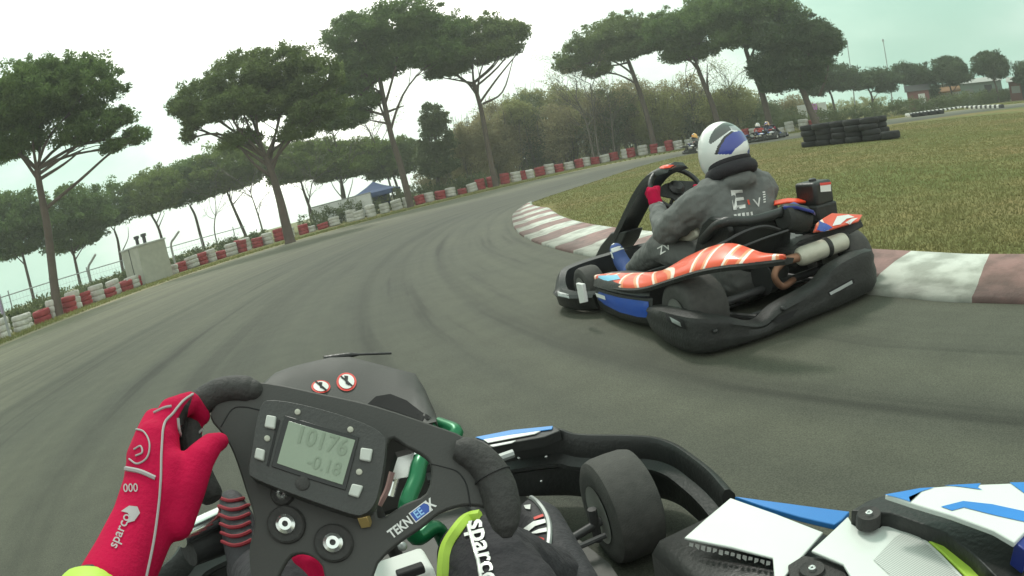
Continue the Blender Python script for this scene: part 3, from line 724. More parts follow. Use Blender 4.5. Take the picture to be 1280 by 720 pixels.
# gazebo
BLUE = M('blue_canvas', lin(66, 84, 122), .85, var=.12, scale=3, bump=.2, bscale=10)
c = P(474, 262, 49); c.z = 0; root = empty('gazebo', c, R(-4)); tag(root, 'blue pop-up gazebo with a pyramid roof and one side sheet behind the tyre stacks', 'gazebo')
hw, hz, pk = 1.65, 1.6, 2.45
mb = MB(); cs_ = [Vector((x * hw, y * hw, hz)) for x, y in ((-1, -1), (1, -1), (1, 1), (-1, 1))]; va = [q - Vector((0, 0, .32)) for q in cs_]
secs = [va, cs_] + [[q.lerp(Vector((0, 0, pk)), f) - Vector((0, 0, .12 * math.sin(math.pi * f))) for q in cs_] for f in (.35, .7, .98)]
mb.loft(secs, caps=False); build('canopy', mb, BLUE, root, smooth=False)
mb = MB(); mb.box((-hw + .03, 0, .9), (.03, 2 * hw - .1, 1.1)); mb.box((-.4, hw - .03, .9), (2.2, .03, 1.1)); build('side_sheet', mb, BLUE, root)
for x in (-1, 1):
    for y in (-1, 1):
        mb = MB(); mb.box((x * (hw - .06), y * (hw - .06), .72), (.05, .05, 1.44)); build('leg', mb, WHITEP, root)
# mauve board
c = P(3, 392, 23); c.z = 0; root = empty('notice_board', c, R(-40)); tag(root, 'blank mauve board on two legs behind the first tyre stacks at the left edge', 'board')
mb = MB(); mb.box((0, 0, 1.25), (.95, .04, .8)); build('board', mb, M('mauve_board', lin(150, 135, 160), .6), root, bevel=.008)
for x in (-.38, .38):
    mb = MB(); mb.box((x, .05, .75), (.05, .05, 1.5)); build('leg', mb, STEEL, root)
# black tyre wall on the infield
RUB = M('black_rubber', (.013, .013, .013), .75, var=.4, scale=6, bump=.3, bscale=30)
a, b_ = G(1006, 184), G(1100, 175)
c = (a + b_) / 2; dv = b_ - a; root = empty('tyre_wall', c, math.atan2(dv.y, dv.x)); tag(root, 'long black wall of lashed old tyres standing on the infield grass', 'tyre wall')
L_ = dv.length; n = int(L_ / .5); sp = L_ / n
H_ = .64
for i in range(n):
    for rw in range(2):
        for q in range(4):
            tb = tyre_mb(.29, H_ / 4 + .005, q * H_ / 4)
            build('tyre', tb, RUB, root, xf=Matrix.Translation((-L_ / 2 + sp * (i + .5) + random.gauss(0, .03), rw * .52 + random.gauss(0, .035), 0)) @ Matrix.Rotation(random.gauss(0, .02), 4, 'X'))
tb = tyre_mb(.29, .2); o = build('loose_tyre', tb, RUB); q_ = G(1114, 174); o.location = q_ + Vector((.0, .0, .02)); tag(o, 'single black tyre lying at the right end of the tyre wall', 'tyre')
# helmets of unseen drivers are not guessed; low masts
for px, py, pt, lab in ((1068, 135, (1059, 55), 'thin grey mast above the right clump, the left one of two'), (1116, 135, (1104, 52), 'thin grey mast left of the far slumping pine, the right one of two')):
    b0 = P(px, py, 75); b0.z = 0; tp = P(*pt, 75); root = empty('mast', b0); tag(root, lab, 'mast')
    d = tp - b0; mb = MB(); mb.tube([Vector((0, 0, -.1)), d], [.09, .045], 8); build('pole', mb, STEEL, root)
    mb = MB(); mb.lathe([(0, 0), (.12, 0), (.12, .25), (0, .3)], d, seg=10); build('lamp_head', mb, STEEL, root)
# black and white blocks along the far edge
BW = [M('white_block', (.7, .7, .66), .7, var=.15), M('black_block', (.03, .03, .03), .7)]
for k in range(46):
    t_ = k / 45; px = lerp(1134, 1252, t_ ** 1.15); py = lerp(140.5, 133.5, t_) - 1.2 * math.sin(math.pi * t_)
    p = G(px, py + 1.5); p = p.normalized() * min(p.length, 44 + 10 * t_); p.z = 0
    mb = MB(); hw = .13
    mb.loft([[Vector((sx_ * hw * s_, sy_ * .2 * s_, z)) for sx_, sy_ in ((-1, -1), (1, -1), (1, 1), (-1, 1))] for s_, z in ((1, 0), (1, .16), (.75, .22))])
    kd = k % 2; o = build('edge_block', mb, BW[kd], smooth=False, bevel=.02); o.location = p; o.rotation_euler.z = R(-20)
    tag(o, f"{'black' if kd else 'white'} block in the far black and white edging row", 'edging block', 'black and white blocks edging the far bend')
c = G(1160, 143); c = c.normalized() * 41; c.z = 0; root = empty('rubber_mat', c, R(-18)); tag(root, 'flat black tyre bundle lying in front of the black and white edging row', 'tyre bundle')
for k in range(4): build('tyre', tyre_mb(.3, .24), RUB, root, xf=Matrix.Translation((-.9 + .6 * k, 0, 0)))
# stall with orange awning, red hut, van
RED = M('dull_red', (.20, .085, .08), .8); ORG = M('orange_awning', (.42, .24, .12), .8)
c = P(1182, 130, 68); c.z = 0; root = empty('stall', c, R(-40)); tag(root, 'far stall with an orange and white awning over a red counter', 'stall')
mb = MB(); mb.box((0, .6, 1.0), (3.4, 1.6, 2.0)); build('body', mb, WHITEP, root, bevel=.03)
mb = MB(); mb.box((0, -.25, .55), (3.2, .08, .7)); build('counter', mb, RED, root)
mb = MB(); mb.prism([(-1.9, -.2, 2.1), (-1.9, -1.5, 1.6), (-1.9, -1.5, 1.45), (-1.9, -.2, 1.95)], (3.8, 0, 0)); build('awning', mb, ORG, root)
mb = MB(); mb.prism([(-1.9, -.25, 2.35), (-1.9, 1.5, 2.35), (-1.9, 1.5, 2.2), (-1.9, -.25, 2.1)], (3.8, 0, 0)); build('roof', mb, WHITEP, root)
c = P(1150, 132, 64); c.z = 0; root = empty('red_hut', c, R(-36)); tag(root, 'small dull red hut with a dark roof under the slumping far pine', 'hut')
mb = MB(); mb.box((0, 0, .95), (2.2, 1.8, 1.9)); build('wall', mb, RED, root, bevel=.02)
mb = MB(); mb.prism([(-1.3, -1.05, 1.9), (-1.3, 1.05, 1.9), (-1.3, 0, 2.5)], (2.6, 0, 0)); build('roof', mb, DARK, root)
mb = MB(); mb.box((.3, -.91, .8), (.7, .03, 1.6)); build('door', mb, WHITEP, root)
def shed(px, py, rg, sz, mat, label, rz):
    c = P(px, py, rg); c.z = 0; root = empty('shed', c, R(rz)); tag(root, label, 'shed'); x, y, z = sz
    mb = MB(); mb.box((0, 0, z / 2), sz); build('wall', mb, mat, root, bevel=.02)
    mb = MB(); mb.prism([(-x / 2 - .2, -y / 2 - .2, z), (-x / 2 - .2, y / 2 + .2, z), (-x / 2 - .2, 0, z + .5)], (x + .4, 0, 0)); build('roof', mb, CONC, root)
    mb = MB(); mb.box((x * .2, -y / 2 - .01, z * .45), (.9, .03, z * .8)); build('door', mb, DARK, root)
    mb = MB(); mb.box((-x * .22, -y / 2 - .01, z * .58), (1.0, .03, .7)); build('window', mb, STEEL, root)
shed(1226, 128, 72, (5.5, 3, 2.2), M('pale_green_wall', (.25, .33, .28), .8), 'far pale green shed right of the orange awning stall', -42)
shed(1278, 126, 70, (2.6, 2.4, 1.9), RED, 'far red shed at the right edge beneath the last pine', -48)
for px, py, rg, col_, lab in ((1003, 140, 58, WHITEP, 'far white door-sized panel glimpsed left between the pine trunks'), (1017, 137, 60, M('violet_panel', lin(190, 120, 200), .7), 'far violet banner panel glimpsed between the pine trunks'), (1028, 134, 60, WHITEP, 'wide far white panel glimpsed right between the pine trunks')):
    c = P(px, py, rg); zc = c.z; c.z = 0; root = empty('banner_panel', c, R(-35)); tag(root, lab, 'banner')
    mb = MB(); mb.box((0, 0, 1.15), (.8, .04, 1.6)); build('sheet', mb, col_, root); 
    for x in (-.38, .38):
        mb = MB(); mb.box((x, .05, 1.0), (.05, .05, 2.0)); build('pole', mb, STEEL, root)

# haze added to lift the dark trees as lens glare does: pale, even, round everything, its top above the tallest pine
m = bpy.data.materials.new('added_haze'); m.use_nodes = True; t = m.node_tree; t.nodes.clear()
o_ = t.nodes.new('ShaderNodeOutputMaterial'); pv = t.nodes.new('ShaderNodeVolumePrincipled'); pv.inputs['Color'].default_value = (.93, .96, .90, 1); pv.inputs['Density'].default_value = HAZE
pv.inputs['Anisotropy'].default_value = .3; t.links.new(pv.outputs[0], o_.inputs['Volume'])
mb = MB(); mb.box((0, 40, 9), (260, 200, 20)); hz = build('haze', mb, m, smooth=False); tag(hz, kind='stuff')
# ================================================================== the rental kart ahead
BLK = M('black_plastic', (.019, .020, .019), .42, var=.25, scale=10, bump=.12, bscale=90)
BLK2 = M('worn_black_plastic', (.027, .028, .026), .55, var=.6, scale=16, bump=.2, bscale=70, spec=.3)
TYRE = M('kart_tyre', (.052, .051, .046), .8, var=.6, scale=45, bump=.15, bscale=240)
RIM = M('rim_alloy', (.60, .60, .56), .35, .85, var=.2)
CHROME = M('polished_tube', (.72, .74, .72), .16, 1.0, var=.08)
CREAM = M('silencer_cream', (.48, .47, .38), .45, .2, var=.25, scale=14, bump=.1)
BLUEP = M('blue_sticker', lin(25, 75, 165), .35, var=.12, coat=.3)
ORP = M('orange_sticker', lin(232, 72, 38), .4, var=.12)
WHS = M('white_sticker', (.74, .75, .72), .35, var=.06, coat=.3)
def graphic(name, c1, c2, c3, scale=5.0, rot=(0, 0, .5)):
    m, t, b = M_nodes(name); co = t.nodes.new('ShaderNodeTexCoord')
    mp = t.nodes.new('ShaderNodeMapping'); mp.inputs['Rotation'].default_value = rot; t.links.new(co.outputs['Object'], mp.inputs[0])
    wv = t.nodes.new('ShaderNodeTexWave'); wv.inputs['Scale'].default_value = scale; wv.inputs['Distortion'].default_value = 14; wv.inputs['Detail'].default_value = 1.5
    t.links.new(mp.outputs[0], wv.inputs['Vector'])
    r = ramp_(t, wv.outputs['Fac'], [(.0, c1), (.46, c1), (.5, c2), (.68, c2), (.72, c3), (.86, c3), (.9, c1)])
    t.links.new(r.outputs[0], b.inputs['Base Color']); b.inputs['Roughness'].default_value = .35; b.inputs['Coat Weight'].default_value = .3; return m
GRAPH = graphic('orange_white_graphic', lin(230, 86, 52), lin(246, 228, 212), lin(238, 150, 105), 1.15, (.2, .5, 1.3))

K2 = Frame((1.32, 2.66), R(-14.2))
L2 = K2.on
kart = empty('racing_kart', K2.o, -K2.az)
tag(kart, 'black rental kart with orange white side panels cornering beside the striped kerb', 'kart', 'karts')
def wheel(parent, c, r, wd, name='wheel', rim_r=.066, rimw=1.0):
    c = Vector(c); ax = Vector((1, 0, 0)); h = wd / 2
    wr = build(name, MB().lathe([(.012, -h * .6), (.03, -h * .6), (.03, h * .6), (.012, h * .6)], c, ax, 16), DARK, parent)
    prof = [(rim_r, -h * .92), (r * .70, -h), (r * .84, -h * .99), (r * .95, -h * .86), (r * .99, -h * .6), (r, 0), (r * .99, h * .6), (r * .95, h * .86), (r * .84, h * .99), (r * .70, h), (rim_r, h * .92), (rim_r * .97, 0)]
    mb = MB().lathe(prof + [prof[0]], c, ax, 40); build('tyre', mb, TYRE, wr)
    mb = MB(); mb.lathe([(rim_r * .99, -h * .95), (rim_r + .008, -h * 1.0), (rim_r - .006, -h * .9), (rim_r - .014, -h * .4), (.03, -h * .3), (.03, h * .3), (rim_r - .014, h * .4), (rim_r - .006, h * .9), (rim_r + .008, h * 1.0), (rim_r * .99, h * .95)], c, ax, 32)
    build('rim', mb, RIM, wr)
wheel(kart, (-.50, .18, .150), .150, .21); wheel(kart, (.50, .18, .150), .150, .21)
wheel(kart, (-.555, 1.29, .132), .132, .125); wheel(kart, (.53, 1.29, .132), .132, .125)
mb = MB(); mb.tube([(-.5, .17, .138), (.5, .17, .138)], .02, 12); build('rear_axle', mb, DARK, kart)
# frame and floor
mb = MB()
for s in (-1, 1):
    mb.tube(cr([(s * .30, -.02, .08), (s * .33, .3, .06), (s * .36, .7, .05), (s * .28, 1.1, .055), (s * .22, 1.5, .07)], 5), .016, 8)
mb.tube([(-.30, .02, .08), (.30, .02, .08)], .016, 8); mb.tube([(-.5, 1.29, .12), (.5, 1.29, .12)], .014, 8); mb.tube([(-.25, 1.5, .07), (.25, 1.5, .07)], .014, 8)
build('chassis_frame', mb, DARK, kart)
mb = MB(); mb.prism([(-.34, .35, .04), (.34, .35, .04), (.36, .8, .04), (.25, 1.55, .04), (-.25, 1.55, .04), (-.36, .8, .04)], (0, 0, .012)); build('floor_tray', mb, BLK2, kart)
# rear bumper: profile swept round the back
path = [(-.585, .42), (-.62, .30), (-.64, .10), (-.615, -.03), (-.51, -.075), (-.36, -.09), (-.24, -.095), (0, -.1), (.12, -.1), (.30, -.095), (.40, -.075), (.455, -.02), (.46, .06)]
topz = [.155, .180, .195, .190, .160, .095, .138, .175, .230, .250, .240, .225, .20]; botz = [.06, .035, .02, .02, .02, .02, .022, .025, .025, .03, .03, .03, .05]
pc = cr([(x, y, 0) for x, y in path], 6); tz = [v.x for v in cr([(q, 0, 0) for q in topz], 6)]; bz = [v.x for v in cr([(q, 0, 0) for q in botz], 6)]
secs = []
for i, p in enumerate(pc):
    tt = (pc[min(i + 1, len(pc) - 1)] - pc[max(i - 1, 0)]).normalized(); nn = Vector((tt.y, -tt.x, 0)); H = tz[i] - bz[i]; zz = lambda f: Vector((0, 0, bz[i] + f * H))
    prof = [(-.055, .05), (-.02, 0), (.028, .03), (.046, .18), (.050, .45), (.040, .66), (.046, .80), (.034, .95), (.0, 1.0), (-.05, .96), (-.062, .7)]
    secs.append([p + nn * o + zz(f) for o, f in prof])
bumper = build('rear_bumper', MB().loft(secs), BLK2, kart, angle=50)
# side pods
def pod(s):
    secs = []
    for y, x0, x1, zt, zb in ((1.115, .50, .575, .20, .07), (1.08, .46, .615, .225, .045), (1.0, .42, .635, .24, .035), (.8, .40, .64, .245, .03), (.6, .40, .63, .25, .03), (.47, .41, .62, .255, .04), (.42, .43, .60, .25, .06)):
        xm = (x0 + x1) / 2
        secs.append([Vector((s * a, y, z)) for a, z in ((x0, zb + .02), (x0 + .03, zb), (x1 - .03, zb), (x1 - .005, zb + .03), (x1, zb + (zt - zb) * .45), (x1 - .012, zb + (zt - zb) * .68), (x1 + .004, zb + (zt - zb) * .76), (x1 - .01, zt - .012), (x1 - .03, zt), (xm, zt + .008), (x0, zt - .01))])
    return build('side_pod', MB().loft(secs), BLK, kart, angle=50)
podL = pod(-1); podR = pod(1)
# printed panel over pod and arch, raised slightly as its own moulding
up_e = [(747, 343), (769, 341), (790, 341), (827, 338), (858, 321), (889, 308), (916, 304), (942, 312), (956, 316), (982, 318)]
lo_e = [(744, 350), (756, 355), (778, 359), (804, 358), (836, 348), (871, 337), (902, 331), (930, 328), (950, 326), (983, 322)]
xs_u = [-.585, -.56, -.54, -.51, -.47, -.44, -.41, -.39, -.38, -.36]; xs_l = [-.60, -.625, -.63, -.625, -.61, -.58, -.54, -.49, -.44, -.37]
U = [L2(a, b, 0, x) for (a, b), x in zip(up_e, xs_u)]; Lo = [L2(a, b, 0, x) for (a, b), x in zip(lo_e, xs_l)]
def panel(U, Lo, name, mat, s=1):
    U, Lo = cr(U, 5), cr(Lo, 5); secs = []
    for a, c in zip(U, Lo):
        a, c = Vector((a.x * s, a.y, a.z)), Vector((c.x * s, c.y, c.z)); n = Vector((-s, 0, .6)).normalized() * 1.0
        md = a.lerp(c, .5) + n * .016; dn = Vector((0, 0, -.016))
        secs.append([a, a.lerp(md, .5) + n * .006, md, c.lerp(md, .5) + n * .004, c, c + dn, md + dn, a + dn])
    return build(name, MB().loft(secs), mat, kart, angle=60)
panL = panel(U, Lo, 'printed_panel', GRAPH)
# black skirt below the printed panel
secs = []
for i, (a, c) in enumerate(zip(cr(Lo, 3), cr(Lo, 3))):
    d = .028
    secs.append([c + Vector((.004, 0, .0)), c + Vector((-.010, 0, -.012)), c + Vector((-.004, 0, -d)), c + Vector((.03, 0, -d)), c + Vector((.04, 0, -.01))])
build('panel_skirt', MB().loft(secs), BLK2, kart)
Sp = Surf([podL], K2)
decal_poly('blue_side_sticker', [[(743, 362), (756, 367), (775, 372), (795, 375), (811, 377), (812, 397), (798, 396), (775, 390), (757, 381), (745, 371)]], Sp, BLUEP, podL, .003)
decal_poly('white_side_mark', [[(745, 366), (757, 370), (758, 375), (747, 371)]], Sp, WHS, podL, .005, 2)
Spn = Surf([panL], K2)
decal_poly('light_blue_flash', [[(748, 345), (772, 344), (776, 349), (758, 352), (749, 349)]], Spn, M('light_blue_sticker', lin(120, 190, 220), .35), panL, .003, 3)
# rear bumper slots: flat dark patches stand in for their shade
Sb = Surf([bumper], K2)
decal_poly('bumper_slot_shade', [[(832, 392), (841, 393), (856, 402), (858, 411), (846, 408), (834, 400)], [(963, 401), (985, 391), (998, 386), (990, 396), (972, 405)], [(1034, 365), (1066, 348), (1068, 353), (1037, 370)]], Sb, M('slot_shadow', (.008, .008, .008), .9), bumper, .003, 3)
decal_poly('slot_metal', [[(838, 396), (851, 403), (853, 408), (841, 402)], [(1036, 366), (1064, 350.5), (1065, 354), (1038, 369)]], Sb, STEEL, bumper, .005, 3)
for a, b in ((894, 414), (978, 386)):
    q = Sb.hit(a, b)
    if q: build('bumper_bolt', MB().ball(q, .012, 10, 8), BLK, bumper)
# front bumper and lip
path = [(-.60, 1.10), (-.68, 1.22), (-.705, 1.38), (-.66, 1.52), (-.54, 1.63), (-.35, 1.70), (0, 1.73), (.35, 1.70), (.54, 1.63), (.66, 1.52), (.70, 1.38), (.67, 1.22)]
pc = cr([(x, y, 0) for x, y in path], 5); secs = []
for i, p in enumerate(pc):
    tt = (pc[min(i + 1, len(pc) - 1)] - pc[max(i - 1, 0)]).normalized(); nn = Vector((-tt.y, tt.x, 0)); e = max(0, min(1, (p.y - 1.40) / .18)); zt = lerp(.145, .235, e)
    prof = [(-.05, .04), (.0, .028), (.03, .05), (.036, .10), (.05, .118), (.036, .135), (.022, zt - .02), (.0, zt), (-.04, zt - .01)]
    secs.append([p + nn * o + Vector((0, 0, min(z, zt))) for o, z in prof])
fb = build('front_bumper', MB().loft(secs), BLK, kart, angle=50)
Sf = Surf([fb], K2)
build('white_number_plate', MB().prism([L2(a, b, 0, -.762) for a, b in ((719.5, 354), (727.5, 355.5), (731.5, 378), (724.5, 379.5))], (.02, 0, 0)), WHS, fb, bevel=.003)
decal_poly('grey_logo_patch', [[(697, 364), (711, 368), (712, 373), (698, 370)]], Sf, STEEL, fb, .003, 3)
# nose cone with red edge, front panel behind the steering wheel
mb = MB(); secs = []
for x, dz in ((-.075, -.02), (-.055, 0), (0, .012), (.055, 0), (.075, -.02)):
    sp_ = cr([L2(a, b, 0, -.06) for a, b in ((767, 296), (776, 277), (789, 250), (800, 230), (813, 215), (833, 207))], 4)
    secs.append([Vector((x, q.y + (.03 if abs(x) > .06 else 0), max(.2, q.z + dz))) for q in sp_] + [Vector((x, q.y - .02, max(.18, q.z + dz - .02))) for q in reversed(sp_)])
panelF = build('front_panel', MB().loft(secs), BLK, kart, angle=50)
decal_poly('red_panel_top', [[(823, 209), (834, 206.5), (846, 207), (840, 210), (826, 211)]], Surf([panelF], K2), ORP, panelF, .004, 2)
nc = build('nose_cone', MB().prism([L2(a, b, 0, -.07) for a, b in ((763, 291), (783, 289), (778, 303), (768, 318), (752, 331), (741, 325), (750, 307))], (.14, 0, 0)), BLK, kart, bevel=.012)
# steering wheel
SW = Vector((.02, 1.05, .62)); na = Vector((0, -.80, .60)).normalized(); ux = Vector((1, 0, 0)); uy = na.cross(ux)
mb = MB(); mb.tube([SW + ux * .165 * math.cos(a) + uy * .15 * math.sin(a) for a in [k * 2 * math.pi / 40 for k in range(40)]], .0165, 10, loop=True); sw = build('steering_wheel', mb, BLK, kart)
mb = MB(); mb.prism([SW + ux * a + uy * b for a, b in ((-.15, .02), (-.05, .05), (.05, .05), (.15, .02), (.15, -.01), (.06, -.06), (.03, -.14), (-.03, -.14), (-.06, -.06), (-.15, -.01))], -na * .008); build('wheel_plate', mb, BLK2, sw)
mb = MB(); mb.lathe([(0, 0), (.045, 0), (.05, .015), (.03, .035), (0, .037)], SW, na, 18); build('hub_pad', mb, BLK, sw)
mb = MB(); mb.tube([SW, SW + Vector((0, .45, -.42))], .011, 8); build('steering_column', mb, DARK, kart)
# seat
secs = []
for y, z, hw, th in ((.78, .10, .17, .03), (.60, .075, .185, .03), (.42, .08, .19, .03), (.30, .15, .195, .03), (.22, .28, .205, .028), (.17, .40, .20, .025), (.15, .47, .17, .02)):
    d = Vector((0, 1, 0)) if z < .12 else Vector((0, .35, -.1)); n = 9; inn = []; outt = []
    for k in range(n):
        a = -1 + 2 * k / (n - 1); lift_ = abs(a) ** 3 * (.15 if z < .2 else .0); fw_ = abs(a) ** 3 * (.0 if z < .12 else .14)
        inn.append(Vector((a * hw, y + fw_, z + lift_))); outt.append(Vector((a * (hw + .018), y + fw_ - (th if z > .12 else 0), z + lift_ - (th if z <= .12 else .0))))
    secs.append(inn + outt[::-1])
build('seat', MB().loft(secs), BLK, kart, angle=60)
wing = [L2(a, b, 0, -.245) for a, b in ((866, 318), (872, 296), (877, 281), (886, 272), (906, 274), (912, 290), (908, 312), (892, 324))]
build('seat_wing', MB().prism(wing, (.03, 0, 0)), BLK, kart, bevel=.008)
build('seat_side_pad', MB().prism([L2(a, b, 0, -.235) for a, b in ((826, 294), (836, 291), (868, 287), (872, 296), (862, 302), (838, 301))], (.05, 0, 0)), CREAM, kart, bevel=.012)
build('orange_pad_end', MB().prism([L2(a, b, 0, -.24) for a, b in ((815, 287), (824, 284), (831, 292), (826, 297), (817, 294))], (.05, 0, 0)), ORP, kart, bevel=.008)
# roll bar behind the driver, cables
mb = MB(); mb.tube(cr([L2(878, 300, 0, -.26), L2(902, 279, 1, .12), L2(938, 276, 1, .08), L2(968, 268, 1, .08), L2(984, 262, 1, .1)], 6), .024, 10); build('seat_back_bar', mb, BLK, kart)
mb = MB(); mb.tube(cr([L2(896, 308, 1, .1), L2(930, 290, 1, .06), L2(955, 283, 1, .06), L2(975, 287, 1, .06)], 6), .008, 6); mb.tube(cr([L2(905, 318, 1, .02), L2(950, 300, 1, .0), L2(985, 288, 1, .02)], 6), .006, 6); build('cable', mb, DARK, kart)
# engine, filter box, tank, fairing, silencer
c0 = L2(1018, 241, 1, .26); az = Matrix.Rotation(R(6), 3, 'Z')
mb = MB(); mb.box(c0, (.155, .15, .125), az); eb = build('air_filter_box', mb, BLK, kart, bevel=.018, seg=3)
mb = MB(); mb.lathe([(0, 0), (.022, 0), (.022, .012), (.012, .016), (0, .017)], c0 + Vector((0, 0, .062)), seg=14); build('filter_cap', mb, DARK, eb)
c1 = c0 + Vector((0, 0, -.10)); mb = MB(); mb.box(c1, (.175, .16, .09), az); build('engine_cover', mb, BLK2, kart, bevel=.012)
Se = Surf([eb], K2)
decal_poly('warning_sticker', [[(1024.5, 229), (1038, 227.5), (1038.5, 239), (1025.5, 240)]], Se, WHS, eb, .002, 2)
decal_poly('warning_header', [[(1024.5, 229), (1038, 227.5), (1038.2, 230.5), (1024.7, 232)]], Se, M('sticker_red', lin(205, 60, 50), .5), eb, .0035, 2)
mb = MB()
for k in range(5): mb.box(c0 + Vector((.0, .03, -.16 - .022 * k)), (.17, .17, .008), az)
mb.box(c0 + Vector((0, .03, -.2)), (.11, .11, .16), az); build('engine_block', mb, DARK, kart)
mb = MB(); mb.box(L2(1010, 310, 1, .16), (.42, .24, .09)); build('engine_mount', mb, BLK2, kart, bevel=.015)
c2 = L2(993, 273, 1, .08)
mb = MB(); mb.lathe([(0, -.085), (.05, -.085), (.066, -.07), (.07, 0), (.066, .07), (.05, .085), (0, .085)], c2, Vector((1, .15, -.25)), 24); tk = build('fuel_tank', mb, BLK2, kart)
mb = MB(); mb.loft([[c2 + Vector((x, y, z)) for x, y, z in ((-.08, -.02, .075 - q), (-.03, -.07, .070 - q), (.06, -.085, .030 - q), (.10, -.05, .010 - q), (.04, .03, .075 - q))] for q in (0, .016)]); build('blue_tank_cover', mb, M('navy_plastic', lin(45, 55, 130), .45), tk, bevel=.004)
def slab(name, pts, th, mat, bevel=.006): return build(name, MB().prism(pts, th), mat, kart, bevel=bevel)
fa = slab('engine_fairing', [L2(1030, 272, 1, .05), L2(1040, 266, 1, .08), L2(1079, 268, 1, .06), L2(1074, 276, 1, .02), L2(1040, 286, 1, .0), L2(1018, 289, 1, .0), L2(1022, 278, 1, .02)], (0, .02, -.012), GRAPH)
decal_poly('white_fairing_swirl', [[(1040, 283), (1046, 271), (1060, 269), (1068, 272), (1058, 274), (1050, 281)], [(1056, 279), (1064, 274), (1072, 273), (1062, 280)]], Surf([fa], K2), WHS, fa, .004, 3)
decal_poly('blue_fairing_flash', [[(1020, 288), (1024, 277), (1033, 281), (1040, 285), (1030, 288)]], Surf([fa], K2), BLUEP, fa, .006, 3)
slab('orange_printed_panel', [L2(968, 250, 1, .3), L2(985, 247, 1, .32), L2(1008, 248, 1, .3), L2(1008, 252, 1, .24), L2(985, 252, 1, .24), L2(968, 255, 1, .24)], (0, .01, -.012), ORP)
slab('silencer_shield', [L2(975, 322, 1, .12), L2(1000, 300, 1, .10), L2(1075, 272, 1, .08), L2(1080, 282, 1, .06), L2(1056, 295, 1, .06), L2(990, 322, 1, .08)], (0, .012, -.01), BLK2)
a, b = L2(998, 322, 1, .02), L2(1056, 301, 1, .02); ax = (b - a).normalized(); Ls = (b - a).length
mb = MB(); mb.lathe([(0, -.005), (.03, -.005), (.043, .01), (.046, .03), (.046, Ls - .03), (.043, Ls - .01), (.03, Ls + .004), (0, Ls + .006)], a, ax, 28); si = build('silencer', mb, CREAM, kart)
mb = MB(); mb.lathe([(.049, Ls * .52), (.050, Ls * .53), (.050, Ls * .60), (.049, Ls * .61), (.0465, Ls * .6), (.0465, Ls * .53)], a, ax, 28); build('silencer_strap', mb, BLK2, si)
e0 = L2(984, 325, 1, .03)
mb = MB(); mb.tube(cr([a + ax * .01, e0, L2(975, 330, 1, .05), L2(968, 345, 1, .05), L2(978, 358, 1, .06), L2(992, 350, 1, .1)], 5), [.022] * 12 + [.017] * 14, 12); build('exhaust_pipe', mb, M('rusty_pipe', (.30, .16, .10), .6, .5, var=.4, scale=20), kart)
mb = MB(); mb.lathe([(.03, 0), (.085, 0), (.085, .006), (.03, .006)], L2(952, 348, 1, .17), (1, 0, 0), 30); build('brake_disc', mb, DARK, kart)

# ------------------------------------------------------------------ its driver
def folds(o, st, sc_):
    tx = bpy.data.textures.get('cloth_folds_%g' % sc_) or bpy.data.textures.new('cloth_folds_%g' % sc_, 'CLOUDS'); tx.noise_scale = sc_; tx.noise_depth = 2; tx.noise_basis = 'IMPROVED_PERLIN'; tx.contrast = 1.4
    q = o.modifiers.new('f', 'DISPLACE'); q.texture = tx; q.strength = st; q.mid_level = .5; q.texture_coords = 'LOCAL'; return o
HOOD = M('grey_hoodie', (.135, .142, .134), .95, var=.22, scale=5, bump=1.0, bscale=9)
TROU = M('grey_trousers', (.120, .124, .116), .95, var=.14, scale=6, bump=.4, bscale=18)
GLV = M('red_glove', (.45, .006, .050), .85, var=.3, scale=18, bump=.12, bscale=300, spec=.12)
mb = MB()
mb.cap((-.06, .40, .20), .15, (-.08, .43, .46), .145); mb.cap((.06, .40, .20), .15, (.08, .43, .46), .145); mb.cap((-.09, .42, .46), .145, (-.13, .44, .585), .112); mb.cap((.09, .42, .46), .145, (.13, .44, .585), .112)
mb.cap((-.13, .45, .58), .095, (.13, .45, .58), .095); mb.cap((0, .44, .60), .10, (0, .47, .71), .068)
mb.ball((0, .38, .64), (.12, .085, .055), rot=Matrix.Rotation(R(-35), 3, 'X')); mb.ball((0, .49, .645), (.115, .09, .05))
for s in (-1, 1):
    hx = .17; hz_ = .545 if s < 0 else .46
    mb.chain([(s * .20, .46, .575, .095), (s * .262, .60, .50, .086), (s * .285, .72, .435, .075)]); mb.chain([(s * .285, .72, .435, .073), (s * .228, .86, .49 if s < 0 else .43, .062), (s * hx, .985, hz_, .044)])
    mb.chain([(s * .10, .42, .17, .115), (s * .17, .70, .27, .09), (s * .215, .93, .31, .074)]); mb.chain([(s * .215, .93, .31, .072), (s * .215, 1.18, .22, .058), (s * .20, 1.42, .14, .042)])
driver = empty('person', K2.o, -K2.az); tag(driver, 'kart driver in grey hoodie, white and blue full-face helmet and red gloves, seen from behind', 'person')
body = folds(build('body', mb, [HOOD], driver, remesh=.009, relax=2), .026, .075)
# trousers below the hem take their own cloth
mb = MB(); mb.cap((-.07, .40, .19), .156, (-.07, .41, .23), .156); mb.cap((.07, .40, .19), .156, (.07, .41, .23), .156)
for s in (-1, 1):
    mb.chain([(s * .10, .42, .17, .125), (s * .17, .70, .28, .105), (s * .215, .93, .32, .088)]); mb.chain([(s * .215, .93, .32, .086), (s * .215, 1.18, .23, .070), (s * .20, 1.40, .15, .05)])
trous = folds(build('trousers', mb, TROU, driver, remesh=.010, relax=2), .020, .07)
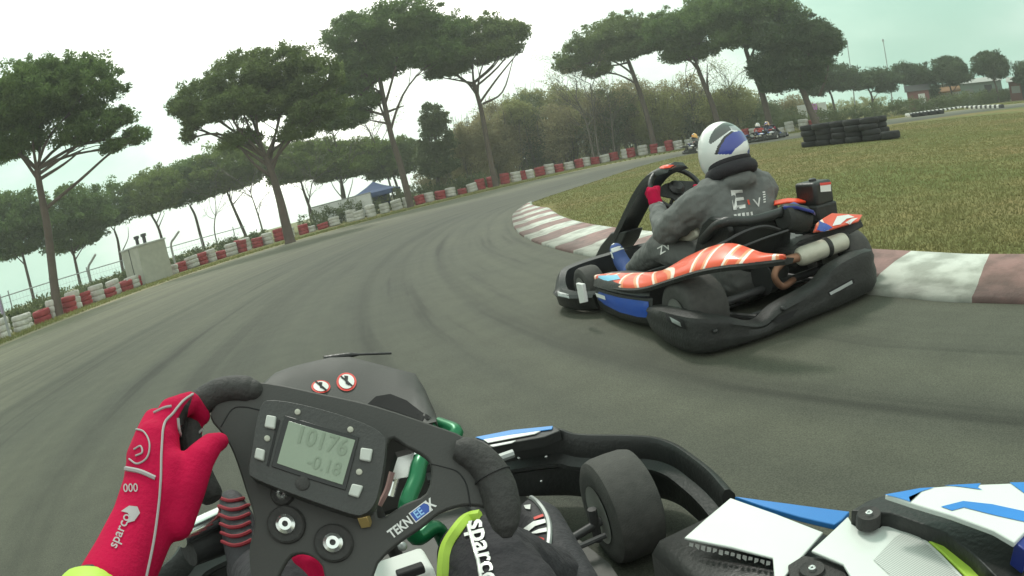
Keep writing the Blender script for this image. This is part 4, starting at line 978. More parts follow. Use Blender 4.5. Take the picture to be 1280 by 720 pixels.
# shoes
for s in (-1, 1):
    mb = MB(); mb.chain([(s * .20, 1.38, .135, .056), (s * .20, 1.46, .11, .056), (s * .20, 1.55, .18, .055), (s * .20, 1.60, .26, .046)]); sh = build('shoe', mb, M('blue_shoe', lin(58, 82, 140), .7), driver, remesh=.008, relax=2)
    if s < 0: shL = sh
Ssh = Surf([shL], K2)
decal_poly('shoe_stripe', [[(755, 300), (760, 298), (768, 324), (763, 326)], [(762, 301), (779, 296), (781, 301), (764, 307)], [(764, 311), (782, 305), (784, 310), (766, 316)]], Ssh, WHS, shL, .004, 3)
# hood roll and neck collar
COLR = M('black_neck_brace', (.022, .02, .024), .85, var=.3, scale=9, bump=.4, bscale=20)
HC = Vector((0, .455, .812))
mb = MB(); mb.tube([(math.cos(a) * .112, .425 + math.sin(a) * .105, .700 - .030 * math.sin(a)) for a in [k * 2 * math.pi / 32 for k in range(32)]], .035, 12, loop=True); mb.tube([(math.cos(a) * .092, .43 + math.sin(a) * .088, .742 - .03 * math.sin(a)) for a in [k * 2 * math.pi / 32 for k in range(32)]], .028, 12, loop=True); build('neck_brace', mb, COLR, driver)
# helmet
mb = MB(); seg, rings = 170, 120; vs = []; fs = []
for i in range(rings + 1):
    th = math.pi * i / rings
    for j in range(seg):
        ph = 2 * math.pi * j / seg; x, y, z = math.sin(th) * math.sin(ph), math.sin(th) * math.cos(ph), math.cos(th)
        sy = .158 if y > 0 else .142
        v = Vector((x * .130, y * sy, z * .150))
        if y > 0 and z < .1: v.y += .035 * min(1, (.1 - z) * 2) * y
        if z < -.70: v.z = -.70 * .150 + (z + .70) * .150 * .25
        if y > 0 and z < 0: v.z -= .030 * min(1, -z * 1.6) * y
        if y < 0 and z < -.2: v.y *= 1 - .18 * min(1, (-z - .2) * 1.5)
        v = Matrix.Rotation(R(-7), 3, 'X') @ v
        vs.append(HC + v)
for i in range(rings):
    for j in range(seg): k = (j + 1) % seg; fs.append((i * seg + j, (i + 1) * seg + j, (i + 1) * seg + k, i * seg + k))
mb.add(vs, fs)
HELM = [M('helmet_white', (.76, .78, .75), .25, var=.04, coat=.6), M('helmet_blue', lin(52, 66, 150), .3, var=.12, coat=.6), M('helmet_grey', (.085, .09, .085), .25, coat=.6), M('helmet_silver', (.36, .38, .38), .3, coat=.5), M('helmet_black', (.02, .02, .022), .3, coat=.5)]
regs = [(3, [(911, 158), (927, 155.5), (937, 164), (938.5, 170), (930, 164.2), (916, 162.5)]),
        (2, [(885.7, 178), (887.8, 170), (894, 160), (903.3, 153.8), (911.7, 151.6), (920, 152), (926, 155), (913, 158), (914, 162), (903, 170), (892, 178), (888.5, 180)]),
        (1, [(897, 193), (900.5, 183.6), (907.5, 172), (917, 164.6), (927, 163), (935.6, 167.4), (937.7, 173), (930, 177), (918.8, 186.4), (914.5, 193)]), (1, [(934, 190), (937, 183.6), (941, 181), (946, 186), (944, 196), (937, 197)]),
        (4, [(893, 193), (897, 183), (904, 171.5), (915, 163.2), (917, 164.8), (907.5, 172.3), (900.5, 184), (897, 193.5)])]
helmet = build('helmet', mb, HELM, driver, angle=80)
for p in helmet.data.polygons:
    c = p.center.copy()
    if p.normal.dot(K2.I @ CAMP - c) < 0: c.x = -c.x
    u_, v_ = pix(K2.w(*c))
    for mi, poly in regs:
        if inpoly(u_, v_, poly): p.material_index = mi; break
# red gloves closed on the wheel rim
def small_glove(s):
    mb = MB(); wq = Vector((s * .17, .985, .545 if s < 0 else .46)); rimc = SW + ux * s * (.165 if s < 0 else .14) + uy * (-.03 if s < 0 else -.08)
    kn = rimc + Vector((s * .022, -.02, .03)); mb.cap(wq, .036, wq.lerp(kn, .35), .042); mb.cap(wq.lerp(kn, .35), .042, kn, .036)
    tl = uy
    for k in range(4):
        o = tl * (.032 - .021 * k); a = kn + o + Vector((s * .01, 0, .004)); b2 = rimc + o + Vector((s * .026, .03, .002)); c = rimc + o + Vector((s * .0, .036, -.012)); d = rimc + o + Vector((-s * .022, .016, -.012)); r = .0125 - .001 * abs(k - 1)
        mb.chain([(*a, r + .001), (*b2, r), (*c, r - .001), (*d, r - .002)], 10)
    a = wq.lerp(kn, .5) + Vector((-s * .02, 0, .01)); mb.chain([(*a, .017), (*(rimc + Vector((-s * .028, -.028, .03)) + tl * .03), .014), (*(rimc + Vector((-s * .022, .0, .02)) + tl * .045), .011)], 10)
    g = build('glove', mb, GLV, driver, remesh=.0045, relax=2)
    mb = MB(); d = (wq - Vector((s * .225, .86, .49 if s < 0 else .43))).normalized(); mb.lathe([(.036, -.012), (.043, -.01), (.043, .018), (.036, .02)], wq - d * .005, d, 20); build('glove_cuff', mb, GLV if s > 0 else WHS, g); return g
small_glove(-1); small_glove(1)
# print on the back and the thigh
bpy.context.view_layer.update()
Sd = Surf([body], K2); WPRINT = M('white_print', (.70, .70, .66), .8)
decal_text('back_print', 'E', 921.5, 251, 34, 9, Sd, WPRINT, body, bold=.02, lift=.006)
decal_text('back_print', 'V', 947, 254, 15, 14, Sd, WPRINT, body, lift=.004)
decal_poly('red_print_dot', [[(934, 250), (936, 250), (937.5, 256), (935.5, 256)]], Sd, ORP, body, .004, 2)
decal_poly('small_print', [[(953 + .3 * k, 240 + 3 * k), (956 + .3 * k, 239.4 + 3 * k), (956 + .3 * k, 241 + 3 * k), (953 + .3 * k, 241.6 + 3 * k)] for k in range(5)], Sd, WPRINT, body, .004, 2)
decal_poly('small_print', [[(917 + 5 * k, 268.2 - .7 * k), (920.4 + 5 * k, 267.7 - .7 * k), (921 + 5 * k, 272 - .7 * k), (917.6 + 5 * k, 272.5 - .7 * k)] for k in range(5)], Sd, WPRINT, body, .004, 2)
St = Surf([trous], K2)
decal_text('thigh_print', 'ZV', 831, 311, 13, 28, St, WPRINT, trous, lift=.004)

# ------------------------------------------------------------------ karts further round the bend
far_sw = [dict(orange_white_graphic=M('grey_white_graphic', (.55, .56, .54), .4, var=.4, scale=4), helmet_blue=M('helmet_orange', lin(235, 150, 60), .3), helmet_white=M('helmet_yellow', lin(245, 190, 110), .3)),
          dict(orange_white_graphic=M('dark_blue_graphic', lin(70, 84, 130), .4, var=.3), helmet_blue=M('helmet_pink_white', (.8, .7, .66), .3), grey_hoodie=M('dark_suit', (.04, .045, .06), .9)),
          dict(orange_white_graphic=M('pale_blue_graphic', lin(110, 130, 175), .4, var=.3), grey_hoodie=M('red_suit', (.35, .05, .05), .9), helmet_blue=M('helmet_cream', (.8, .74, .6), .3)),
          dict(orange_white_graphic=M('silver_graphic', (.4, .43, .46), .4, var=.3), grey_hoodie=M('navy_suit', (.05, .06, .11), .9), helmet_white=M('helmet_beige', lin(230, 190, 140), .3))]
far_at = [(862, 192.5, -82, 'grey and white far kart leading the pair left of the near helmet', 'far driver in an orange-yellow helmet left of the near helmet'),
          (879, 188.5, -78, 'dark blue far kart half hidden behind the near helmet', 'far driver with a pinkish white helmet touching the near helmet outline'),
          (945, 175.5, -55, 'pale blue far kart just right of the near helmet', 'far driver in a red suit and cream helmet right of the near helmet'),
          (957, 171.5, -50, 'silver far kart furthest right before the black tyre wall', 'far driver in a beige helmet before the black tyre wall')]
for (a, b, rz, lk, ld), sw_ in zip(far_at, far_sw):
    p = G(a, b); p = p.normalized() * min(p.length, 34 if a < 900 else 33); p.z = .006
    for src, lb in ((kart, lk), (driver, ld)):
        o = copy_tree(src, None, sw_); o.location = p; o.rotation_euler.z = R(rz); o['label'] = lb
        if src is driver: o['group'] = 'drivers of the far karts'
        else: o['group'] = 'karts'
# ================================================================== the kart we sit in
OWN = Frame((0, 0), R(-18))
own = empty('racing_kart', OWN.o, -OWN.az)
tag(own, 'near kart with grey steering wheel, small display and white blue side panels', 'kart', 'karts')
MATT = M('matt_grey_plastic', (.046, .046, .042), .62, var=.10, scale=14, bump=.05, bscale=420)
GRIP = M('rubber_grip', (.036, .035, .033), .72, var=.2, scale=20, bump=.2, bscale=160)
SILV = M('bolt_silver', (.78, .80, .78), .22, .9, var=.08)
GREEN = M('green_anodised', (.012, .15, .06), .3, .3, var=.2)
LIME = M('lime_trim', (.42, .62, .07), .6, var=.1)
IX = OWN.I
C0 = P(430, 590, .56)
bk = Vector((-math.sin(OWN.az), -math.cos(OWN.az), 0)); WN = (bk * math.cos(R(38)) + Vector((0, 0, 1)) * math.sin(R(38))).normalized()
def WP(px, py, off=0.0): return onplane(px, py, C0 + WN * off, WN)
class PlaneSurf:
    def __init__(s, c, n, fr): s.c, s.n, s.fr = Vector(c), Vector(n).normalized(), fr
    def hit(s, px, py, lift=.001): return s.fr.I @ onplane(px, py, s.c + s.n * lift, s.n)
def cut_plate(name, outer, holes, fn, depth, mat, parent, xf, bevel=.0015):
    """plate with openings: fn maps pixels to its upper face, depth is the vector to its lower face"""
    bm = bmesh.new(); es = []; loops = []
    for lp in [outer] + holes:
        vs = [bm.verts.new((a, b, 0)) for a, b in lp]; loops.append(len(lp)); es += [bm.edges.new((vs[i], vs[(i + 1) % len(vs)])) for i in range(len(vs))]
    bmesh.ops.triangle_fill(bm, edges=es, use_beauty=True, use_dissolve=False); bm.verts.index_update()
    top = [fn(v.co.x, v.co.y) for v in bm.verts]; fs = [[v.index for v in f.verts] for f in bm.faces]; bm.free()
    n = len(top); mb = MB(); F = fs + [[i + n for i in f][::-1] for f in fs]; o = 0
    for k in loops:
        F += [(o + i, o + (i + 1) % k, n + o + (i + 1) % k, n + o + i) for i in range(k)]; o += k
    mb.add(top + [p + depth for p in top], F); return build(name, mb, mat, parent, xf=xf, bevel=bevel)
def crp(l, n=4): return [(v.x, v.y) for v in cr([(a, b, 0) for a, b in l], n, closed=True)]
outer = [(262, 520), (278, 496), (305, 480), (335, 478), (400, 491), (470, 507), (545, 532), (580, 546), (606, 572), (618, 610), (620, 636), (600, 632), (576, 632), (550, 641), (526, 660), (501, 677), (472, 704), (458, 740), (412, 742), (403, 708), (384, 693), (364, 695), (350, 716), (338, 742), (318, 742), (311, 690), (318, 652), (306, 610), (292, 568), (280, 545)]
hole = [(486, 549), (508, 558), (530, 570), (539, 584), (533, 616), (505, 630), (472, 648), (476, 606)]
wheelp = cut_plate('steering_wheel', crp(outer, 3), [crp(hole, 3)], lambda a, b: WP(a, b, 0), -WN * .009, MATT, own, IX, .002)
# raised band of the wheel above the display and round the grips
mb = MB(); pth = cr([WP(a, b, -.002) for a, b in ((316, 488), (296, 486), (273, 490), (251, 504), (239, 524), (236, 548), (243, 575), (254, 602), (266, 625))], 5)
rr = [.0105, .0122] + [.0128] * (len(pth) - 4) + [.012, .009]; mb.tube(pth, rr, 16); mb.ball(pth[0], .0105, 14, 8); build('grip', mb, GRIP, wheelp, xf=IX)
mb = MB(); pth = cr([WP(a, b, .001) for a, b in ((568, 562), (588, 567), (607, 582), (620, 604), (627, 628), (631, 652), (634, 672))], 5); n = len(pth)
rr = [np.interp(i / (n - 1), [0, .08, .3, .55, .75, .9, 1], [.008, .013, .0150, .0165, .0155, .011, .004]) for i in range(n)]; mb.tube(pth, rr, 18); gr = build('grip', mb, GRIP, wheelp, xf=IX)
mb = MB()
tv = (pth[14] - pth[12]).normalized(); u_ = tv.orthogonal().normalized(); w_ = tv.cross(u_)
mb.tube([pth[13] + (u_ * math.cos(a) + w_ * math.sin(a)) * .0164 for a in [k * 2 * math.pi / 24 for k in range(24)]], .0009, 6, loop=True); build('grip_seam', mb, RUB, wheelp, xf=IX)
# display unit
du = [(325, 510), (343, 500), (400, 511), (455, 529), (479, 544), (482, 562), (475, 608), (467, 632), (452, 644), (430, 640), (370, 619), (318, 598), (311, 588), (315, 560)]
cut_plate('display_unit', crp(du, 3), [], lambda a, b: WP(a, b, .022), -WN * .0215, M('display_case', (.040, .041, .038), .5, var=.12, scale=15, bump=.12, bscale=260), wheelp, IX, .004)
DS = PlaneSurf(C0 + WN * .022, WN, OWN)
def flat(name, poly, off, th, mat, parent, bevel=.0006): return build(name, MB().prism([WP(a, b, off) for a, b in poly], -WN * th), mat, parent, xf=IX, bevel=bevel)
flat('screen_bezel', [(356, 519), (449, 546), (432, 613), (339, 583)], .0232, .001, M('screen_bezel', (.012, .013, .012), .3), wheelp)
LCD = M('lcd_glass', (.235, .290, .215), .25, var=.06, scale=30, coat=.3)
flat('screen', [(361, 526), (444, 550), (428, 606), (346, 579)], .0240, .001, LCD, wheelp, .0003)
flat('case_groove', [(347, 524), (350, 525), (336, 583), (333, 582)], .0226, .001, RUB, wheelp, .0002)
BTN = M('pale_button', (.48, .50, .46), .5, var=.1)
for poly in ([(333, 518), (345, 520), (343, 536), (330, 533)], [(320, 559), (331, 562), (329, 576), (317, 572)], [(451, 559), (466, 561), (463, 577), (449, 574)], [(440, 604), (454, 607), (448, 622), (435, 618)]):
    flat('button', poly, .0252, .004, BTN, wheelp, .0012)
LEDM = M('led_lens', (.40, .40, .33), .3)
for a, b in ((372, 515), (438, 537), (334, 548), (449, 590)): build('led', MB().lathe([(0, -.001), (.0028, -.001), (.0026, .0008), (.0012, .0014), (0, .0014)], WP(a, b, .0225), WN, 14), LEDM, wheelp, xf=IX)
build('round_button', MB().lathe([(0, -.001), (.0062, -.001), (.0062, .0006), (.0054, .0011), (0, .0011)], WP(378, 604, .0225), WN, 24), GRIP, wheelp, xf=IX)
SEGM = M('lcd_segments', (.200, .249, .183), .35)
SS = PlaneSurf(C0 + WN * .0242, WN, OWN)
decal_text('screen_digits', '10176', 402, 552, 31, -16, SS, SEGM, wheelp, sx=.88, bold=.01, lift=.0004)
decal_text('screen_digits', '-0.18', 405, 582, 24, -16, SS, SEGM, wheelp, sx=.9, bold=.0, lift=.0004)
# wheel bolts, lettering
for a, b, r in ((358, 656, 1.12), (417, 679, 1.12), (353, 618, .7)):
    c = WP(a, b, .0)
    build('bolt_dish', MB().lathe([(.0, .002), (.008 * r, .002), (.0135 * r, .0045), (.0150 * r, .003), (.0155 * r, -.001), (0, -.001)], c, WN, 32), GRIP, wheelp, xf=IX)
    build('bolt', MB().lathe([(.0022 * r, .002), (.0024 * r, .0062), (.0050 * r, .0068), (.0076 * r, .0048), (.0078 * r, .002), (.0022 * r, .002)], c, WN, 24), SILV, wheelp, xf=IX)
    build('bolt_socket', MB().lathe([(0, .002), (.0023 * r, .002), (.0023 * r, .0036), (0, .0036)], c, WN, 6), DARK, wheelp, xf=IX)
PSW = PlaneSurf(C0, WN, OWN); mbl = [MB(), MB()]
decal_line(mbl[0], [(539, 580), (556, 584), (572, 590), (583, 606), (588, 634)], PSW, .0007, .0)
decal_line(mbl[1], [(276, 534), (290, 512), (306, 509), (326, 513)], PSW, .0007, .0)
for q in mbl: build('plate_seam', q, RUB, wheelp)
LW = M('white_lettering', (.72, .72, .70), .5, var=.05)
decal_text('wheel_lettering', 'TEKN', 500.5, 659.5, 16.5, 37, PSW, LW, wheelp, sx=.80, bold=.03, lift=.0008)
def rect(cx, cy, w_, h_, ang):
    a = R(ang); return [(cx + x * math.cos(a) + y * math.sin(a), cy - x * math.sin(a) + y * math.cos(a)) for x, y in ((-w_ / 2, -h_ / 2), (w_ / 2, -h_ / 2), (w_ / 2, h_ / 2), (-w_ / 2, h_ / 2))]
decal_poly('letter_box_edge', [rect(526, 639.5, 27, 15, 37)], PSW, LW, wheelp, .0006, 30)
decal_poly('letter_box', [rect(526, 639.5, 24.5, 12.5, 37)], PSW, BLUEP, wheelp, .0009, 30)
decal_text('wheel_lettering', 'EE', 523.5, 641.5, 14, 37, PSW, M('pale_blue_print', lin(150, 195, 235), .5), wheelp, sx=.85, bold=.02, lift=.0012)
decal_text('wheel_lettering', 'X', 538, 631, 18, 37, PSW, LW, wheelp, sx=.8, bold=.03, lift=.0014)
build('brass_fitting', MB().box(WP(456, 650, .004), (.009, .009, .011)), M('brass', (.55, .40, .16), .4, .7), wheelp, xf=IX, bevel=.001)
mb = MB(); mb.tube(cr([P(490, 590, .60), P(484, 612, .60), P(474, 632, .6)], 5), .0028, 6); build('pink_wire', mb, M('pink_wire', (.42, .24, .22), .5), wheelp, xf=IX)
# column, hose and bracket seen through the wheel
mb = MB(); mb.tube([P(440, 600, .62), P(455, 610, .78), OWN.w(.02, 1.1, .12)], .011, 10); build('steering_column', mb, DARK, own, xf=IX)
mb = MB(); mb.tube(cr([P(548, 530, .90), P(570, 541, .87), P(548, 562, .86), P(527, 575, .82), P(520, 600, .80), P(508, 636, .78), P(520, 672, .8), P(545, 660, .82), P(562, 690, .85)], 6), .0105, 10); build('green_hose', mb, GREEN, own, xf=IX)
mb = MB(); mb.prism([P(497, 572, .84), P(518, 566, .84), P(510, 596, .84), P(488, 600, .84)], OWN.w(0, .02, 0) - OWN.w(0, 0, 0)); mb.tube([P(488, 620, .85), P(500, 575, .85), P(560, 555, .87)], .006, 8); build('chrome_bracket', mb, CHROME, own, xf=IX)
mb = MB(); mb.box(P(498, 722, .70), (.075, .05, .03), Matrix.Rotation(R(20), 3, 'Z')); wb = build('white_box', mb, WHITEP, own, xf=IX, bevel=.006)
mb = MB(); mb.box(P(515, 719, .68), (.03, .012, .02), Matrix.Rotation(R(20), 3, 'Z')); build('dark_window', mb, RUB, wb, xf=IX, bevel=.002)
for a, b in ((503, 683), (511, 695)): build('bolt', MB().ball(P(a, b, .74), .0058, 12, 8), STEEL, own, xf=IX)
# front panel hump with two round stickers
cols = [(330, 479, 505), (344, 466, 508), (362, 459, 512), (385, 453, 515), (412, 447, 518), (437, 446, 522), (465, 453, 526), (495, 461, 530), (519, 467, 534), (531, 486, 530), (545, 518, 527)]
secs = []
for i, (x, yt, yl) in enumerate(cols):
    rg = .93 + .05 * math.sin(math.pi * i / 10); a, b = P(x, yl, rg - .10), P(x, yt, rg); md = a.lerp(b, .55) + Vector((0, 0, .006)); rr_ = OWN.l(b).x
    c, d = OWN.w(rr_ * 1.05, 1.18, .50), OWN.w(rr_ * 1.1, 1.42, .22)
    secs.append([a, md, a.lerp(b, .88) + Vector((0, 0, .004)), b, b + (c - b).normalized() * .015 - Vector((0, 0, .004)), c, d, d - Vector((0, 0, .02)), c - Vector((0, .02, .02)), md - Vector((0, 0, .025))])
hump = build('front_panel', MB().loft(secs), MATT, own, xf=IX, angle=60)
SH = Surf([hump], OWN)
circ = lambda cx, cy, rx, ry, n=28, a0=0.0, a1=6.2832: [(cx + rx * math.cos(lerp(a0, a1, k / n)), cy + ry * math.sin(lerp(a0, a1, k / n))) for k in range(n)]
SRED = M('sticker_red', lin(205, 60, 50), .5)
for cx, cy, rx, ry in ((433, 478, 12.5, 11.5), (401, 484, 12, 8)):
    decal_poly('round_sticker', [circ(cx, cy, rx, ry)], SH, SRED, hump, .0012, 3); decal_poly('sticker_face', [circ(cx, cy, rx * .78, ry * .78)], SH, WHS, hump, .0020, 3)
    decal_poly('sticker_pictogram', [[(cx - 3, cy - ry * .6), (cx + 2, cy - ry * .55), (cx + 1, cy + ry * .1), (cx + 4, cy + ry * .5), (cx - 1, cy + ry * .3)], rect(cx, cy, rx * 1.5, 2.2, -40)], SH, RUB, hump, .0028, 2)
decal_poly('panel_recess_shade', [[(458, 507), (470, 496), (488, 493), (508, 501), (525, 514), (540, 523), (528, 527), (500, 517), (478, 510)]], SH, M('slot_shadow', (.008, .008, .008), .9), hump, .0012, 4)  # flat dark patch, stands in for the shade of a hollow
mb = MB(); mb.tube(cr([P(405, 448, .99), P(440, 443.5, 1.0), P(489, 441.5, 1.02)], 5), [.004] * 6 + [.002] * 5, 8); build('panel_lip', mb, BLK, own, xf=IX)
# front bumper wrapping round both front wheels
T = [(x, y, z) for x, y, z in [tuple(OWN.on(a, b, 2, z)) for a, b, z in ((600, 562, .20), (640, 550, .225), (690, 537, .25), (722, 544, .235), (800, 546, .225), (835, 554, .22), (862, 571, .22), (885, 590, .22), (905, 613, .215))]]
T = [(0, 1.70, .2), (.18, 1.68, .2)] + T; Tm = [(-x, y, z) for x, y, z in T[:0:-1]] + T
pc = cr(Tm, 5); secs = []
for i, p in enumerate(pc):
    tt = pc[min(i + 1, len(pc) - 1)] - pc[max(i - 1, 0)]; tt.z = 0; tt.normalize(); nn = Vector((-tt.y, tt.x, 0)); H = p.z - .045; q = Vector((p.x, p.y, .045))
    secs.append([q + nn * o + Vector((0, 0, f * H)) for o, f in ((.0, 0), (-.012, .12), (-.008, .45), (-.028, .52), (-.028, .58), (-.004, .66), (-.006, .93), (.002, 1.0), (.012, .99), (.024, .9), (.034, .45), (.03, .05))])
fbo = build('front_bumper', MB().loft(secs), BLK, own, angle=50)
zs = .262
def deck(name, poly, z, th, mat, parent=own, bevel=.002): return build(name, MB().prism([OWN.w(*OWN.on(a, b, 2, z)) for a, b in poly], (0, 0, -th)), mat, parent, xf=IX, bevel=bevel)
deck('nose_deck', [(592, 548), (640, 538), (692, 532), (700, 538), (680, 546), (640, 553), (606, 562)], .255, .03, BLK, fbo)
deck('nose_sticker', [(594, 546), (640, 537), (691, 532), (690, 536), (640, 543), (606, 550)], .259, .003, M('sky_blue_sticker', lin(60, 135, 205), .35, coat=.3), fbo)
deck('nose_sticker_white', [(604, 549), (640, 543), (676, 538), (668, 542), (636, 548), (610, 553)], .2605, .003, WHS, fbo); deck('nose_sticker_white', [(612, 556), (645, 550), (640, 553), (616, 558)], .260, .003, WHS, fbo)
Sfo = Surf([fbo], OWN)
for a, b in ((649, 572), (683, 571), (677, 601)):
    h = Sfo.hit(a, b)
    if h: build('rivet', MB().ball(h, .005, 10, 6), SILV, fbo)
# front wheels, steered to the right
for s in (1, -1):
    wheel(own, (0, 0, 0), .132, .118, rim_r=.064)
    wr = [o for o in own.children if o.name.startswith('wheel')][-1]; wr.location = (s * .522, 1.165, .134); wr.rotation_euler.z = R(-5)
wheel(own, (-.52, -.26, .138), .138, .2); wheel(own, (.52, -.26, .138), .138, .2)
mb = MB(); mb.tube([(-.47, 1.165, .12), (-.2, 1.165, .07), (.2, 1.165, .07), (.47, 1.165, .12)], .011, 10); mb.tube([(.05, 1.10, .12), (.44, 1.09, .13)], .007, 8); mb.tube([(-.05, 1.10, .12), (-.44, 1.09, .13)], .007, 8)
for s in (-1, 1): mb.tube([(s * .45, 1.165, .07), (s * .45, 1.165, .16)], .011, 12); mb.tube(cr([(s * .3, -.45, .07), (s * .34, .3, .06), (s * .3, .9, .06), (s * .25, 1.55, .07)], 5), .016, 8)
mb.tube([(-.52, -.26, .138), (.52, -.26, .138)], .02, 12)
build('chassis_frame', mb, DARK, own)
mb = MB(); mb.prism([(-.36, 0, .045), (.36, 0, .045), (.40, .8, .045), (.44, 1.1, .045), (.40, 1.60, .045), (-.40, 1.60, .045), (-.44, 1.1, .045), (-.40, .8, .045)], (0, 0, -.012)); build('floor_tray', mb, M('floor_alloy', (.085, .085, .078), .6, .2, var=.3, scale=9, bump=.1), own)
# side pods with printed panels
for s in (-1, 1):
    secs = []
    for y, x0, x1, z in ((.93, .50, .62, .17), (.88, .44, .67, .215), (.6, .42, .70, .232), (.2, .42, .70, .24), (-.02, .44, .66, .22), (-.06, .46, .62, .18)):
        secs.append([Vector((s * a, y, b)) for a, b in ((x0, .06), (x0 + .03, .045), (x1 - .03, .045), (x1, .08), (x1 + .006, z * .6), (x1 - .004, z - .02), (x1 - .03, z), (x0 + .02, z + .002), (x0, z - .02))])
    build('side_pod', MB().loft(secs), BLK, own, angle=50)
pod_o = [o for o in own.children if o.name.startswith('side_pod')][-1]
PWH = M('white_panel_print', (.66, .70, .66), .32, var=.04, coat=.3)
pw = deck('white_front_panel', [(913, 622), (970, 642), (1029, 665), (1003, 695), (978, 724), (968, 724), (966, 697), (915, 684), (855, 672), (882, 648)], .252, .006, PWH)
deck('blue_edge_strip', [(918, 620), (985, 629), (1062, 639), (1052, 650), (1043, 656), (1000, 646), (955, 633)], .236, .012, M('mid_blue_panel', lin(45, 120, 190), .4, var=.1))
SPP = PlaneSurf((0, 0, .244), (0, 0, 1), OWN); mbx = []
for k in range(14): x = 862 + k * 7.4; y = 678 + k * 1.75; mbx.append([(x, y), (x + 5, y + 1.2), (x + 4.2, y + random.uniform(4, 8)), (x - .8, y + random.uniform(3, 7))])
decal_poly('scuffed_print', mbx, SPP, M('scuffed_grey', (.085, .09, .085), .7, var=.8, scale=60), pod_o, .003, 30)
p2 = deck('white_rear_panel', [(1060, 645), (1066, 655), (1076, 661), (1088, 663), (1100, 659), (1108, 651), (1116, 645), (1133, 651), (1175, 690), (1212, 728), (1090, 732), (1064, 722), (1054, 705), (1040, 699), (1014, 688)], .272, .006, PWH)
m, t, b = M_nodes('hatched_print'); co = t.nodes.new('ShaderNodeTexCoord'); ck = t.nodes.new('ShaderNodeTexWave'); ck.inputs['Scale'].default_value = 95; ck.inputs['Distortion'].default_value = .4; t.links.new(co.outputs['Object'], ck.inputs['Vector'])
r = ramp_(t, ck.outputs['Fac'], [(.3, (.62, .65, .61)), (.7, (.30, .33, .31))]); t.links.new(r.outputs[0], b.inputs['Base Color']); b.inputs['Roughness'].default_value = .4
SP2 = PlaneSurf((0, 0, .272), (0, 0, 1), OWN); decal_poly('hatched_area', [[(1118, 672), (1138, 660), (1203, 724), (1120, 726), (1092, 700)]], SP2, m, p2, .0012, 40)
deck('lime_strip', [(1131, 650), (1152, 656), (1180, 667), (1214, 692), (1250, 726), (1216, 728), (1178, 690)], .274, .006, LIME)
deck('pod_shoulder', [(1064, 638), (1084, 626), (1110, 617), (1146, 627), (1188, 641), (1240, 660), (1276, 680), (1310, 740), (1252, 728), (1216, 692), (1182, 666), (1133, 648), (1112, 641), (1096, 640)], .30, .10, BLK)
rp_ = deck('rear_printed_panel', [(1106, 618), (1150, 610), (1200, 606), (1300, 602), (1300, 640), (1284, 662), (1268, 678), (1242, 663), (1190, 644), (1140, 629)], .352, .010, PWH)
SRP = PlaneSurf((0, 0, .352), (0, 0, 1), OWN); BL2 = M('mid_blue_print', lin(45, 125, 200), .35, coat=.3)
decal_poly('blue_flash', [[(1106, 618), (1150, 610), (1168, 609), (1152, 614), (1136, 621), (1138, 627), (1122, 622)], [(1180, 606.5), (1226, 604), (1222, 609), (1228, 612), (1200, 608)], [(1176, 633), (1204, 626), (1240, 630), (1296, 642), (1290, 654), (1240, 643), (1205, 634), (1190, 638)], [(1262, 603), (1300, 602), (1300, 622), (1280, 616)]], SRP, BL2, rp_, .0012, 40)
deck('panel_edge', [(1268, 678), (1284, 662), (1300, 640), (1300, 668), (1284, 690)], .345, .04, M('deep_blue_edge', lin(30, 45, 120), .4))
for a, b, zz in ((1086, 643, .302), (1015, 712, .262)):
    c = OWN.on(a, b, 2, zz)
    build('panel_boss', MB().lathe([(0, .0), (.012, .0), (.02, .003), (.0215, -.002), (.022, -.02), (0, -.02)], c, (0, 0, 1), 32), GRIP, own)
    build('panel_bolt', MB().lathe([(.002, .0), (.002, .005), (.004, .0066), (.0062, .005), (.0066, 0), (.002, 0)], c, (0, 0, 1), 24), SILV, own)
deck('boss_arm', [(985, 706), (1004, 694), (1030, 698), (1052, 708), (1064, 726), (1050, 740), (990, 740)], .258, .02, GRIP)
mb = MB(); mb.tube([P(224, 671, .93), P(284, 643, .99)], .0165, 20); build('polished_side_bar', mb, CHROME, own, xf=IX)
mb = MB(); mb.tube([P(236, 690, .95), P(300, 668, 1.0), P(318, 690, 1.0)], .022, 10); build('bar_bracket', mb, RUB, own, xf=IX)
for nm in ('seat', 'rear_bumper'):
    src = [o for o in kart.children if o.name == nm][0]; o = src.copy(); COL.objects.link(o); o.parent = own; o.location = (0, -.42, 0)
# pedals
for s in (-1, 1):
    mb = MB(); mb.tube([(s * .30, 1.32, .07), (s * .30, 1.38, .26)], .008, 8); mb.tube([(s * .26, 1.38, .26), (s * .36, 1.38, .26)], .011, 8); build('pedal', mb, STEEL, own)

# ------------------------------------------------------------------ its driver (ourselves)
me_ = empty('person', OWN.o, -OWN.az); tag(me_, 'driver in black and lime racing suit holding the near steering wheel with a red glove', 'person')
SUIT = M('black_suit', (.022, .020, .024), .85, var=.3, scale=12, bump=.4, bscale=40)
lw = OWN.l(P(120, 748, .485)); el = OWN.l(P(60, 1080, .36)); kn = OWN.l(P(607, 704, .80)); an = OWN.l(P(700, 720, 1.0)); lk = OWN.l(P(362, 752, .80)); la = OWN.l(P(318, 715, .95))
mb = MB(); Y0 = -.20
mb.cap((-.07, Y0 + .06, .20), .15, (-.08, Y0 - .08, .48), .15); mb.cap((.07, Y0 + .06, .20), .15, (.08, Y0 - .08, .48), .15); mb.cap((-.16, Y0 - .08, .58), .09, (.16, Y0 - .08, .58), .09); mb.cap((0, Y0 - .08, .58), .09, (0, Y0 - .07, .70), .065)
